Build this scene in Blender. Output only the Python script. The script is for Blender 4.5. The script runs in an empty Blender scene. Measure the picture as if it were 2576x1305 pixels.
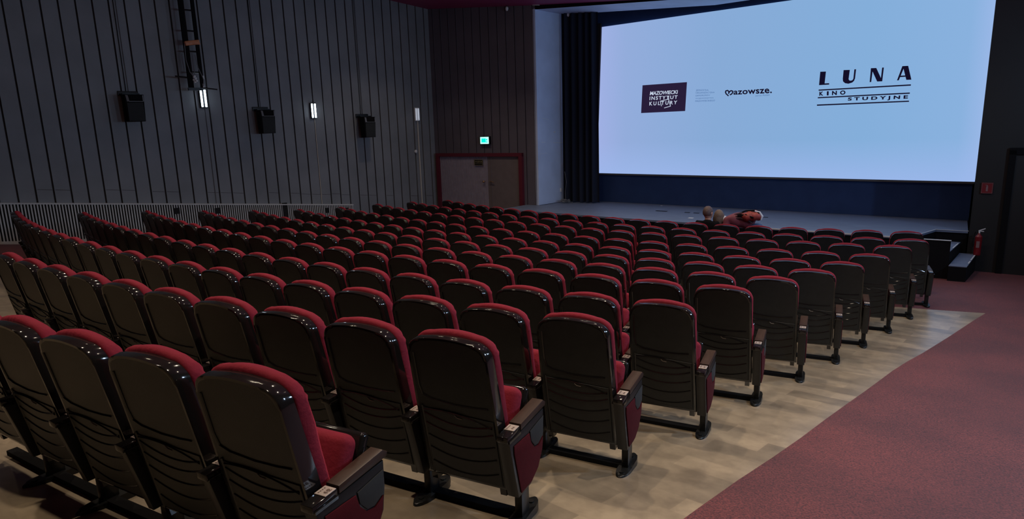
import bpy, bmesh, math, random
from mathutils import Vector, Matrix
random.seed(7)
S = bpy.context.scene
COL = S.collection
ZO = 2.757            # height of the eye above the floor in front of the stage
PI = math.pi
rad = math.radians

# ------------------------------------------------------------------ camera
F_PX, CX, CY = 1601.156, 1288.0, 652.5
R_ = Vector((0.8239003319866215, 0.5659753561333071, -0.029328129877492438))
U_ = Vector((-0.0897820144416181, 0.18144306982242717, 0.9792944410626554))
F_ = Vector((-0.5595779059569274, 0.8042078765239681, -0.20030541306133004))
cam_d = bpy.data.cameras.new('camera')
cam = bpy.data.objects.new('camera', cam_d); COL.objects.link(cam)
cam_d.sensor_fit = 'HORIZONTAL'; cam_d.sensor_width = 36.0
cam_d.lens = 36.0 * F_PX / 2576.0
cam_d.clip_start = 0.05; cam_d.clip_end = 200
cam.matrix_world = Matrix((
    (R_.x, U_.x, -F_.x, 0), (R_.y, U_.y, -F_.y, 0), (R_.z, U_.z, -F_.z, ZO), (0, 0, 0, 1)))
S.camera = cam
# ------------------------------------------------------------------ world, exposure
w = bpy.data.worlds.new('world'); S.world = w; w.use_nodes = True
w.node_tree.nodes['Background'].inputs[0].default_value = (0.01, 0.01, 0.012, 1)
w.node_tree.nodes['Background'].inputs[1].default_value = 0.2
S.view_settings.view_transform = 'Standard'; S.view_settings.look = 'None'
S.view_settings.exposure = 0.0; S.view_settings.gamma = 1.0
try: S.view_settings.use_curve_mapping = False
except Exception: pass
S.cycles.max_bounces = 8
S.cycles.sample_clamp_indirect = 4.0

# ------------------------------------------------------------------ lamps (x, y, power): house downlights, fixtures built further down
WARM = (1.0, 0.82, 0.62)
COOL = (0.50, 0.70, 1.0)
LAMPS = [(-9.5, 1.2, 14), (-5.6, 1.2, 22), (-1.6, 1.2, 44), (-10.2, 4.4, 20), (-6.8, 4.4, 34), (-3.4, 4.4, 46), (0.2, 4.4, 46),
         (-9.8, 7.6, 18), (-6.4, 7.6, 30), (-3.0, 7.6, 32), (0.6, 7.6, 22), (-8.4, 10.4, 5), (-5.0, 10.4, 6), (-1.6, 10.4, 6),
         (-11.6, 12.4, 0.15), (-9.6, 12.4, 0.15), (-7.6, 12.4, 0.15), (-5.6, 12.6, 0.15), (-3.4, 12.6, 0.15), (-1.0, 12.6, 0.15)]
FILL_LAMP_W = 80.0      # each cool fill lamp added on the unseen right hand wall, modelled on the left ones

# ------------------------------------------------------------------ helpers
def ray(px, py):
    return (R_ * ((px - CX) / F_PX) + U_ * (-(py - CY) / F_PX) + F_)
class Plane:
    """vertical wall plane: origin O, direction of x along the wall (to the right seen from the room)"""
    def __init__(s, ox, oy, ang):
        s.O = Vector((ox, oy, 0)); s.a = ang
        s.t = Vector((math.cos(ang), math.sin(ang), 0)); s.n = Vector((math.sin(ang), -math.cos(ang), 0))  # n faces the room
    def hit(s, px, py, off=0.0):
        d = ray(px, py); k = (s.O.dot(s.n) + off) / d.dot(s.n); P = d * k
        return ((P - s.O).dot(s.t), P.z)
    def P(s, u, z, off=0.0):
        q = s.O + s.t * u + s.n * off; return Vector((q.x, q.y, z))
def srgb(r, g, b):
    f = lambda c: ((c / 255 + 0.055) / 1.055) ** 2.4 if c > 10 else c / 255 / 12.92
    return (f(r), f(g), f(b), 1)
MATS = {}
def mat(name, col, rough=0.5, metal=0.0, noise=0.0, nscale=20.0, bump=0.0, bscale=80.0, sheen=0.0, spec=0.5, coat=0.0, emit=None, estr=0.0, stretch=None):
    m = bpy.data.materials.new(name); m.use_nodes = True
    nt = m.node_tree; b = nt.nodes['Principled BSDF']
    col = tuple(col) + ((1,) if len(col) == 3 else ())
    b.inputs['Base Color'].default_value = col
    b.inputs['Roughness'].default_value = rough
    b.inputs['Metallic'].default_value = metal
    b.inputs['Specular IOR Level'].default_value = spec
    b.inputs['Sheen Weight'].default_value = sheen
    b.inputs['Coat Weight'].default_value = coat
    if sheen: b.inputs['Sheen Roughness'].default_value = 0.4; b.inputs['Sheen Tint'].default_value = (min(col[0]*2.2,1), col[1]*3, col[2]*3, 1)
    if emit: b.inputs['Emission Color'].default_value = tuple(emit) + ((1,) if len(emit) == 3 else ()); b.inputs['Emission Strength'].default_value = estr
    tc = nt.nodes.new('ShaderNodeTexCoord'); mp = nt.nodes.new('ShaderNodeMapping')
    nt.links.new(tc.outputs['Object'], mp.inputs[0])
    if stretch: mp.inputs['Scale'].default_value = stretch
    n = nt.nodes.new('ShaderNodeTexNoise'); n.inputs['Scale'].default_value = nscale; n.inputs['Detail'].default_value = 4
    nt.links.new(mp.outputs[0], n.inputs['Vector'])
    mx = nt.nodes.new('ShaderNodeMix'); mx.data_type = 'RGBA'
    k = noise
    mx.inputs['A'].default_value = (col[0]*(1-k), col[1]*(1-k), col[2]*(1-k), 1)
    mx.inputs['B'].default_value = (min(1, col[0]*(1+k)), min(1, col[1]*(1+k)), min(1, col[2]*(1+k)), 1)
    nt.links.new(n.outputs['Fac'], mx.inputs['Factor']); nt.links.new(mx.outputs['Result'], b.inputs['Base Color'])
    if bump:
        n2 = nt.nodes.new('ShaderNodeTexNoise'); n2.inputs['Scale'].default_value = bscale; n2.inputs['Detail'].default_value = 3
        nt.links.new(mp.outputs[0], n2.inputs['Vector'])
        bp = nt.nodes.new('ShaderNodeBump'); bp.inputs['Strength'].default_value = bump; bp.inputs['Distance'].default_value = 0.01
        nt.links.new(n2.outputs['Fac'], bp.inputs['Height']); nt.links.new(bp.outputs[0], b.inputs['Normal'])
    MATS[name] = m
    return m
def tag(o, label=None, cat=None, group=None, kind=None):
    if label: o['label'] = label
    if cat: o['category'] = cat
    if group: o['group'] = group
    if kind: o['kind'] = kind
    return o
def thing(name, label, cat, loc=(0, 0, 0), rz=0, group=None):
    o = bpy.data.objects.new(name, None); COL.objects.link(o); o.empty_display_size = 0.1
    o.location = loc; o.rotation_euler = (0, 0, rz)
    return tag(o, label, cat, group)
class MB:
    def __init__(s): s.b = bmesh.new(); s.mi = 0
    def _set(s, fs):
        for f in fs: f.material_index = s.mi
    def box(s, c, d, rot=None, bev=0.0, seg=2, piv=None):
        m = Matrix.Translation(c)
        if rot is not None: m = m @ rot.to_4x4()
        m = m @ Matrix.Diagonal((d[0], d[1], d[2], 1))
        r = bmesh.ops.create_cube(s.b, size=1, matrix=m)
        vs = r['verts']; fs = list({f for v in vs for f in v.link_faces}); s._set(fs)
        if bev:
            es = list({e for v in vs for e in v.link_edges})
            q = bmesh.ops.bevel(s.b, geom=es, offset=bev, segments=seg, affect='EDGES', profile=0.5); s._set(q['faces'])
        return s
    def cyl(s, p0, p1, r0, r1=None, n=16, cap=True):
        p0, p1 = Vector(p0), Vector(p1); r1 = r0 if r1 is None else r1
        d = p1 - p0; q = d.to_track_quat('Z', 'Y').to_matrix()
        A = [s.b.verts.new(p0 + q @ Vector((math.cos(2*PI*i/n)*r0, math.sin(2*PI*i/n)*r0, 0))) for i in range(n)]
        B = [s.b.verts.new(p1 + q @ Vector((math.cos(2*PI*i/n)*r1, math.sin(2*PI*i/n)*r1, 0))) for i in range(n)]
        fs = [s.b.faces.new((A[i], A[(i+1) % n], B[(i+1) % n], B[i])) for i in range(n)]
        if cap: fs += [s.b.faces.new(A[::-1]), s.b.faces.new(B)]
        s._set(fs); return s
    def tube(s, pts, r, n=8):
        pts = [Vector(p) for p in pts]; rings = []
        for i, p in enumerate(pts):
            d = (pts[min(i+1, len(pts)-1)] - pts[max(i-1, 0)]).normalized()
            up = Vector((0, 0, 1)) if abs(d.z) < 0.95 else Vector((1, 0, 0))
            a = d.cross(up).normalized(); b = a.cross(d)
            rr = r[i] if isinstance(r, (list, tuple)) else r
            rings.append([s.b.verts.new(p + a*math.cos(2*PI*k/n)*rr + b*math.sin(2*PI*k/n)*rr) for k in range(n)])
        fs = []
        for A, B in zip(rings, rings[1:]):
            fs += [s.b.faces.new((A[k], B[k], B[(k+1) % n], A[(k+1) % n])) for k in range(n)]
        fs += [s.b.faces.new(rings[0]), s.b.faces.new(rings[-1][::-1])]
        s._set(fs); return s
    def prism(s, pts, vec, bev=0.0, seg=2):
        """closed outline pts extruded by vec"""
        vec = Vector(vec)
        A = [s.b.verts.new(Vector(p)) for p in pts]; B = [s.b.verts.new(Vector(p) + vec) for p in pts]
        n = len(pts)
        fs = [s.b.faces.new(A), s.b.faces.new(B[::-1])] + [s.b.faces.new((A[i], B[i], B[(i+1) % n], A[(i+1) % n])) for i in range(n)]
        s._set(fs)
        if bev:
            es = [e for f in fs[:2] for e in f.edges]
            q = bmesh.ops.bevel(s.b, geom=list(set(es)), offset=bev, segments=seg, affect='EDGES', profile=0.5); s._set(q['faces'])
        return s
    def ball(s, c, r, u=16, v=10):
        rr = (r, r, r) if not isinstance(r, (tuple, list)) else r
        q = bmesh.ops.create_uvsphere(s.b, u_segments=u, v_segments=v, radius=1, matrix=Matrix.Translation(c) @ Matrix.Diagonal((*rr, 1)))
        s._set({f for x in q['verts'] for f in x.link_faces}); return s
    def face(s, pts):
        f = s.b.faces.new([s.b.verts.new(Vector(p)) for p in pts]); f.material_index = s.mi; return s
    def build(s, name, mats, parent=None, smooth=True, loc=None, ang=35):
        bmesh.ops.recalc_face_normals(s.b, faces=s.b.faces[:])
        me = bpy.data.meshes.new(name); s.b.to_mesh(me); s.b.free()
        for m in (mats if isinstance(mats, (list, tuple)) else [mats]): me.materials.append(m)
        if smooth:
            me.polygons.foreach_set('use_smooth', [True]*len(me.polygons))
            try: me.set_sharp_from_angle(angle=rad(ang))
            except Exception: pass
        o = bpy.data.objects.new(name, me); COL.objects.link(o)
        if parent is not None: o.parent = parent
        if loc is not None: o.location = loc
        return o
def copy_tree(o, parent=None):
    c = o.copy(); COL.objects.link(c)
    if parent is not None: c.parent = parent; c.matrix_parent_inverse = o.matrix_parent_inverse.copy()
    for ch in list(o.children): copy_tree(ch, c)
    return c
def text_mesh(body, offset=0.0, spacing=1.0):
    cu = bpy.data.curves.new('txt', 'FONT'); cu.body = body; cu.size = 1; cu.offset = offset; cu.space_character = spacing; cu.resolution_u = 4
    o = bpy.data.objects.new('txt', cu); COL.objects.link(o)
    dg = bpy.context.evaluated_depsgraph_get(); dg.update()
    me = bpy.data.meshes.new_from_object(o.evaluated_get(dg)); bpy.data.objects.remove(o)
    return me
def text_on_quad(name, body, quad, m, parent, offset=0.0, spacing=1.0, thick=0):
    """flat lettering: maps the text box onto four 3D corners TL TR BR BL (parent-local)"""
    me = text_mesh(body, offset, spacing)
    xs = [v.co.x for v in me.vertices]; ys = [v.co.y for v in me.vertices]
    x0, x1, y0, y1 = min(xs), max(xs), min(ys), max(ys)
    TL, TR, BR, BL = [Vector(q) for q in quad]
    for v in me.vertices:
        a = (v.co.x - x0)/(x1 - x0); b = (v.co.y - y0)/(y1 - y0)
        v.co = (BL*(1-a) + BR*a)*(1-b) + (TL*(1-a) + TR*a)*b
    me.materials.clear(); me.materials.append(m)
    o = bpy.data.objects.new(name, me); COL.objects.link(o); o.parent = parent
    return o
def skinned(name, verts, edges, m, parent=None, sub=2, root=0):
    """verts: (x,y,z,r[,r2]); grows one continuous body over connected edges"""
    me = bpy.data.meshes.new(name); me.from_pydata([v[:3] for v in verts], edges, []); me.materials.append(m)
    o = bpy.data.objects.new(name, me); COL.objects.link(o)
    if parent is not None: o.parent = parent
    sk = o.modifiers.new('skin', 'SKIN'); sk.use_smooth_shade = True
    sv = me.skin_vertices[0].data
    for i, v in enumerate(verts):
        sv[i].radius = (v[3], v[4] if len(v) > 4 else v[3]); sv[i].use_root = (i == root)
    s2 = o.modifiers.new('sub', 'SUBSURF'); s2.levels = sub; s2.render_levels = sub
    return o

# ------------------------------------------------------------------ materials
M_shell = mat('shell_satin', (0.0125, 0.0145, 0.0150), rough=0.42, noise=0.45, nscale=16, bump=0.12, bscale=260, spec=0.30)
M_gloss = mat('shell_gloss', (0.010, 0.009, 0.009), rough=0.09, noise=0.2, nscale=12, spec=0.45, coat=0.0)
M_velvet = mat('red_velvet', (0.175, 0.013, 0.026), rough=0.85, noise=0.22, nscale=9, bump=0.3, bscale=45, sheen=0.5, spec=0.15)
M_inset = mat('red_side_fabric', (0.07, 0.005, 0.009), rough=0.9, noise=0.2, nscale=30, bump=0.2, bscale=300, spec=0.15)
M_lens = mat('grey_fabric', (0.013, 0.014, 0.015), rough=0.8, noise=0.3, nscale=60)
M_wood = mat('armrest_wood', (0.035, 0.018, 0.013), rough=0.42, spec=0.25, noise=0.5, nscale=14, stretch=(6, 1, 6))
M_steel = mat('black_steel', (0.009, 0.0095, 0.010), rough=0.35, spec=0.3, noise=0.3, nscale=20)
M_plate = mat('number_plate', (0.55, 0.47, 0.42), rough=0.3, metal=0.4, noise=0.12, nscale=60)
M_ink = mat('plate_ink', (0.10, 0.06, 0.05), rough=0.6)
M_logo = mat('seat_emblem', (0.20, 0.17, 0.14), rough=0.4)
M_wall = mat('wall_paint', (0.195, 0.20, 0.21), rough=0.55, noise=0.30, nscale=1.3, bump=0.15, bscale=5)
M_wallr = mat('wall_paint_dark', (0.009, 0.010, 0.010), rough=0.6, noise=0.2, nscale=2)
M_wall2 = mat('wall_paint_shaded', (0.115, 0.10, 0.12), rough=0.55, noise=0.25, nscale=1.3, bump=0.15, bscale=5)  # left wall's paint again for the door wall, its shade put into the colour
M_groove = mat('wall_groove', (0.018, 0.010, 0.009), rough=0.7)
M_grille = mat('grille_slats', (0.50, 0.50, 0.49), rough=0.5, noise=0.15, nscale=4)
M_gback = mat('grille_back', (0.006, 0.006, 0.007), rough=0.9)
M_ceil = mat('ceiling_paint', (0.34, 0.045, 0.15), rough=0.6, noise=0.15, nscale=1.2)
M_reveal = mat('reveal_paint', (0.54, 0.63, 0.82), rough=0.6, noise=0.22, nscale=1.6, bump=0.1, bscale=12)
M_black = mat('black_paint', (0.006, 0.006, 0.007), rough=0.9, spec=0.12)
M_skirt = mat('black_masking', (0.030, 0.055, 0.14), rough=0.95, noise=0.2, nscale=3, spec=0.1)
M_curt = mat('black_curtain', (0.020, 0.024, 0.040), rough=0.9, sheen=0.1, spec=0.1)
M_stage = mat('stage_floor', (0.13, 0.16, 0.24), rough=0.5, noise=0.35, nscale=3, stretch=(1, 4, 1), bump=0.05, bscale=30)
M_trim = mat('pale_edge_trim', (0.85, 0.87, 0.88), rough=0.3, metal=0.3)
M_tape = mat('white_tape', (0.75, 0.75, 0.75), rough=0.6)
M_frame = mat('door_frame_maroon', (0.12, 0.014, 0.026), rough=0.4, noise=0.2, nscale=8)
M_door = mat('door_panel', (0.16, 0.13, 0.13), rough=0.5, noise=0.15, nscale=6)
M_doorr = mat('door_ribbed', (0.34, 0.30, 0.36), rough=0.5, noise=0.2, nscale=8)
M_brass = mat('worn_brass', (0.45, 0.28, 0.16), rough=0.35, metal=0.8)
M_gold = mat('gold_letters', (0.42, 0.34, 0.18), rough=0.4, metal=0.3)
M_white = mat('white_plastic', (0.7, 0.7, 0.7), rough=0.4)
M_cable = mat('grey_conduit', (0.16, 0.16, 0.17), rough=0.5)
M_cablew = mat('pale_conduit', (0.62, 0.56, 0.46), rough=0.5)
M_tubeon = mat('lit_tube', (0.9, 0.95, 1.0), emit=(0.72, 0.86, 1.0), estr=7.0)
M_exit = mat('exit_sign_green', (0.0, 0.5, 0.4), emit=(0.0, 0.78, 0.62), estr=1.15)
M_exitw = mat('exit_sign_white', (0.6, 1, 0.9), emit=(0.45, 1.0, 0.85), estr=1.3)
M_lens_on = mat('downlight_lens', (1, 0.9, 0.7), emit=(1.0, 0.84, 0.62), estr=60.0)
M_lens_c = mat('spot_lens_lit', (0.8, 0.85, 1.0), emit=(0.75, 0.8, 1.0), estr=1.2)
M_red = mat('extinguisher_red', (0.17, 0.008, 0.012), rough=0.35)
M_sred = mat('sign_red', (0.16, 0.008, 0.012), rough=0.5)
M_swht = mat('sign_white', (0.20, 0.12, 0.12), rough=0.6)
M_orange = mat('orange_clamp', (0.55, 0.20, 0.08), rough=0.5, noise=0.4, nscale=30)
M_letter = mat('screen_black', (0.004, 0.003, 0.010), rough=1.0, spec=0.0, emit=(0.006, 0.004, 0.018), estr=1.0)
M_letter2 = mat('screen_violet_black', (0.01, 0.006, 0.02), rough=1.0, spec=0.0, emit=(0.020, 0.012, 0.038), estr=1.0)
M_lettw = mat('screen_white_letter', (0.3, 0.3, 0.3), rough=1.0, spec=0.0, emit=(0.52, 0.60, 0.74), estr=1.0)
M_lettb = mat('screen_blue_letter', (0.05, 0.1, 0.2), rough=1.0, spec=0.0, emit=(0.045, 0.12, 0.30), estr=1.0)
# person materials
M_skin = mat('skin', (0.42, 0.22, 0.16), rough=0.55, noise=0.1, nscale=20)
M_hairg = mat('grey_brown_hair', (0.085, 0.05, 0.045), rough=0.5, noise=0.5, nscale=60, bump=0.5, bscale=150)
M_hairl = mat('light_brown_hair', (0.14, 0.095, 0.07), rough=0.45, noise=0.5, nscale=50, bump=0.6, bscale=120, stretch=(3, 3, 0.6))
M_coat = mat('black_coat', (0.004, 0.004, 0.005), rough=0.9, spec=0.1)
M_jack = mat('maroon_jacket', (0.17, 0.035, 0.055), rough=0.7, noise=0.4, nscale=14, bump=0.4, bscale=18)
M_jean = mat('blue_jeans', (0.05, 0.09, 0.20), rough=0.8, noise=0.3, nscale=40)
M_bag = mat('red_bag', (0.26, 0.035, 0.03), rough=0.6, noise=0.7, nscale=14, bump=0.3, bscale=30)
M_cuff = mat('pale_collar', (0.55, 0.60, 0.70), rough=0.8)
M_shoe = mat('dark_shoe', (0.02, 0.02, 0.02), rough=0.5)

def carpet_mat():
    m = bpy.data.materials.new('red_carpet'); m.use_nodes = True; nt = m.node_tree; b = nt.nodes['Principled BSDF']
    b.inputs['Roughness'].default_value = 0.7; b.inputs['Specular IOR Level'].default_value = 0.5; b.inputs['Sheen Weight'].default_value = 0.12; b.inputs['Sheen Roughness'].default_value = 0.4
    tc = nt.nodes.new('ShaderNodeTexCoord')
    n1 = nt.nodes.new('ShaderNodeTexNoise'); n1.inputs['Scale'].default_value = 95; n1.inputs['Detail'].default_value = 4
    n2 = nt.nodes.new('ShaderNodeTexNoise'); n2.inputs['Scale'].default_value = 1.1; n2.inputs['Detail'].default_value = 3
    for n in (n1, n2): nt.links.new(tc.outputs['Object'], n.inputs['Vector'])
    r = nt.nodes.new('ShaderNodeValToRGB'); r.color_ramp.elements[0].position = 0.33; r.color_ramp.elements[1].position = 0.68
    r.color_ramp.elements[0].color = (0.040, 0.007, 0.012, 1); r.color_ramp.elements[1].color = (0.20, 0.042, 0.042, 1)
    nt.links.new(n1.outputs['Fac'], r.inputs[0])
    mx = nt.nodes.new('ShaderNodeMix'); mx.data_type = 'RGBA'; mx.blend_type = 'MULTIPLY'; mx.inputs['Factor'].default_value = 0.85
    r2 = nt.nodes.new('ShaderNodeValToRGB'); r2.color_ramp.elements[0].position = 0.35; r2.color_ramp.elements[1].position = 0.62
    r2.color_ramp.elements[0].color = (0.62, 0.60, 0.72, 1)
    nt.links.new(n2.outputs['Fac'], r2.inputs[0])
    nt.links.new(r.outputs[0], mx.inputs['A']); nt.links.new(r2.outputs[0], mx.inputs['B'])
    nt.links.new(mx.outputs['Result'], b.inputs['Base Color'])
    bp = nt.nodes.new('ShaderNodeBump'); bp.inputs['Strength'].default_value = 0.35; bp.inputs['Distance'].default_value = 0.01
    nt.links.new(n1.outputs['Fac'], bp.inputs['Height']); nt.links.new(bp.outputs[0], b.inputs['Normal'])
    return m
def vinyl_mat():
    m = bpy.data.materials.new('mottled_vinyl'); m.use_nodes = True; nt = m.node_tree; b = nt.nodes['Principled BSDF']
    b.inputs['Roughness'].default_value = 0.40; b.inputs['Specular IOR Level'].default_value = 1.0; b.inputs['Coat Weight'].default_value = 1.0; b.inputs['Coat Roughness'].default_value = 0.27
    tc = nt.nodes.new('ShaderNodeTexCoord'); mp = nt.nodes.new('ShaderNodeMapping'); mp.inputs['Rotation'].default_value = (0, 0, rad(8))
    nt.links.new(tc.outputs['Object'], mp.inputs[0])
    br = nt.nodes.new('ShaderNodeTexBrick'); br.inputs['Scale'].default_value = 1.0
    br.inputs['Brick Width'].default_value = 0.60; br.inputs['Row Height'].default_value = 0.20; br.inputs['Mortar Size'].default_value = 0.0
    br.inputs['Color1'].default_value = (0.43, 0.345, 0.24, 1); br.inputs['Color2'].default_value = (0.26, 0.21, 0.15, 1); br.inputs['Mortar'].default_value = (0.3, 0.23, 0.16, 1)
    nt.links.new(mp.outputs[0], br.inputs['Vector'])
    n = nt.nodes.new('ShaderNodeTexNoise'); n.inputs['Scale'].default_value = 5.0; n.inputs['Detail'].default_value = 6; n.inputs['Roughness'].default_value = 0.6
    nt.links.new(mp.outputs[0], n.inputs['Vector'])
    r = nt.nodes.new('ShaderNodeValToRGB'); r.color_ramp.elements[0].position = 0.32; r.color_ramp.elements[1].position = 0.66
    r.color_ramp.elements[0].color = (0.60, 0.58, 0.56, 1); r.color_ramp.elements[1].color = (1.08, 1.06, 1.02, 1)
    nt.links.new(n.outputs['Fac'], r.inputs[0])
    mx = nt.nodes.new('ShaderNodeMix'); mx.data_type = 'RGBA'; mx.blend_type = 'MULTIPLY'; mx.inputs['Factor'].default_value = 0.9
    nt.links.new(br.outputs['Color'], mx.inputs['A']); nt.links.new(r.outputs[0], mx.inputs['B'])
    nt.links.new(mx.outputs['Result'], b.inputs['Base Color'])
    bp = nt.nodes.new('ShaderNodeBump'); bp.inputs['Strength'].default_value = 0.08; bp.inputs['Distance'].default_value = 0.01
    nt.links.new(n.outputs['Fac'], bp.inputs['Height']); nt.links.new(bp.outputs[0], b.inputs['Normal'])
    return m
M_carpet = carpet_mat(); M_vinyl = vinyl_mat()

# ------------------------------------------------------------------ layout of the seat rows (end seat x, y, top z, bow) nearest row first
ROWS = [[-2.0867,1.1901,-0.8352,0.0199],[-1.9085,2.1546,-0.9434,0.0194],[-1.7571,3.0922,-1.0788,0.0185],[-1.5833,4.0374,-1.2,0.0178],[-1.4423,4.9919,-1.2858,0.0187],[-1.276,5.9559,-1.3967,0.0195],[-1.0994,6.9163,-1.5003,0.02],[-0.9387,7.8669,-1.5869,0.0211],[-0.7513,8.7816,-1.6425,0.0226],[-0.5665,9.6889,-1.6696,0.024],[-0.3991,10.6002,-1.715,0.0259],[-0.5011,11.5524,-1.7504,0.029]]
S0, HS, PITCH = -1.8949, 1.0068, 0.55
NSEAT = [5, 10, 21, 21, 21, 21, 21, 21, 21, 21, 21, 20]
def row_points(i, n):
    x0, Y, Z, c = ROWS[i]; out = []; x, y = x0, Y
    for k in range(n):
        s = -k*PITCH + 10*PITCH + S0
        out.append((x, y, math.atan(2*c*s) if abs(2*c*s) > 0 else 0))
        a = 2*c*(s - PITCH/2); x -= PITCH*math.cos(a); y -= PITCH*math.sin(a)
    return out
def interp(x, xs, ys):
    if x <= xs[0]: return ys[0] + (x - xs[0])*(ys[1]-ys[0])/(xs[1]-xs[0])
    if x >= xs[-1]: return ys[-1]
    for a in range(len(xs)-1):
        if x <= xs[a+1]: return ys[a] + (ys[a+1]-ys[a])*(x-xs[a])/(xs[a+1]-xs[a])
FV = [r[1] + 0.207 for r in ROWS] + [13.0, 14.5, 17.5]
FZ = [r[2] - HS for r in ROWS] + [-2.83, -2.90, -2.90]
def bow(x, v):
    c = interp(v, [r[1] for r in ROWS], [r[3] for r in ROWS]) if v < 11.5 else 0.029
    c = max(c, 0.0175)
    if v > 12.5: c *= max(0.0, 1 - (v - 12.5)/3)
    xc = interp(v, [r[1] for r in ROWS], [r[0] for r in ROWS]) - 3.605
    s = max(x - xc, -9.2)
    return c*(s*s - 13.0)
def v_of(x, y):
    v = y
    for _ in range(12): v = y - bow(x, v)
    return v
def side_rise(x, v):     # the far side aisle lies a little higher than the seating field
    return 0.15*min(1, max(0, (-13.0 + 0.13*v - x)/0.5))*min(1, max(0, (11-v)/4))
def floor_z(x, y):
    v = v_of(x, y); return interp(v, FV, FZ) + side_rise(x, v)

# ------------------------------------------------------------------ room planes
LW = Plane(-15.8*math.cos(rad(9)), 15.8*math.sin(rad(9)), rad(81))      # left wall
cornerL = Vector((-13.556, 15.414)); A_ = Vector((-9.69, 15.36)); J_ = Vector((0.34, 14.70))
FL = Plane(cornerL.x, cornerL.y, math.atan2(A_.y-cornerL.y, A_.x-cornerL.x))   # wall with the exit door
FR = Plane(A_.x, A_.y, math.atan2(J_.y-A_.y, J_.x-A_.x))                       # proscenium plane
SC = Plane(0.37, 16.2, rad(-4))                                                # screen
def x_left(y): return (-15.8 + y*math.sin(rad(9)))/math.cos(rad(9))
def x_right(y): return 1.15 + 0.165*y
def ceil_z(x, y):
    xx = max(-16, min(-6, x)); return 3.23 - 0.1*(xx + 9.5) - 0.05*(y - 15.35)
EDGE = [(-1.0, -1.42), (0.5, -1.28), (2.96, -1.009), (3.79, -0.895), (4.86, -0.707), (6.02, -0.514), (7.42, -0.295), (9.08, 0.104), (10.74, 0.537), (13, 1.1)]
def vinyl_edge(y): return interp(y, [e[0] for e in EDGE], [e[1] for e in EDGE])

# floor: one rake, red carpet with a mottled vinyl field under the seats
bm = bmesh.new()
vs_ = [-5 + 0.5*i for i in range(11)] + [0.5*i for i in range(1, 21)] + [10.35, 10.56, 11, 11.5, 12, 12.5, 13, 13.5, 14, 14.5, 15.2, 15.9]
vs_ = sorted(set(vs_))
def xs_for(v):
    y0 = v
    L = x_left(y0) - 0.05
    out = []
    xv = vinyl_edge(v + 0.2)
    xl = -12.95 + 0.13*v
    for k in range(5): out.append(L + (xl - L)*(k/4)**0.7)
    for k in range(1, 41): out.append(xl + (xv - xl)*k/40)
    Rr = x_right(v) + 0.1
    for k in range(1, 7): out.append(xv + (max(Rr, xv+0.3) - xv)*k/6)
    return out
grid = []
for v in vs_:
    row = []
    for x in xs_for(v):
        y = v + bow(x, v); row.append(bm.verts.new((x, y, interp(v, FV, FZ) + side_rise(x, v))))
    grid.append(row)
for a in range(len(vs_)-1):
    for b in range(len(grid[0])-1):
        f = bm.faces.new((grid[a][b], grid[a][b+1], grid[a+1][b+1], grid[a+1][b]))
        inside = 4 <= b < 44 and -2.6 < vs_[a] < 10.5
        f.material_index = 1 if inside else 0; f.smooth = True
me = bpy.data.meshes.new('floor'); bm.to_mesh(me); bm.free(); me.materials.append(M_carpet); me.materials.append(M_vinyl)
floor = bpy.data.objects.new('floor', me); COL.objects.link(floor); tag(floor, kind='structure')

# ceiling
mb = MB()
xs = [-17, -16, -14, -12, -10, -8, -6, -4, 0, 4]; ys = [-6, -2, 2, 6, 10, 13, 15.6]
for i in range(len(xs)-1):
    for j in range(len(ys)-1):
        mb.face([(xs[i], ys[j], ceil_z(xs[i], ys[j])), (xs[i+1], ys[j], ceil_z(xs[i+1], ys[j])), (xs[i+1], ys[j+1], ceil_z(xs[i+1], ys[j+1])), (xs[i], ys[j+1], ceil_z(xs[i], ys[j+1]))])
        mb.face([(xs[i], ys[j], ceil_z(xs[i], ys[j])+0.2), (xs[i+1], ys[j], ceil_z(xs[i+1], ys[j])+0.2), (xs[i+1], ys[j+1], ceil_z(xs[i+1], ys[j+1])+0.2), (xs[i], ys[j+1], ceil_z(xs[i], ys[j+1])+0.2)])
bmesh.ops.remove_doubles(mb.b, verts=mb.b.verts[:], dist=0.001)
c_ = mb.build('ceiling', M_ceil); tag(c_, kind='structure')

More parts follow.
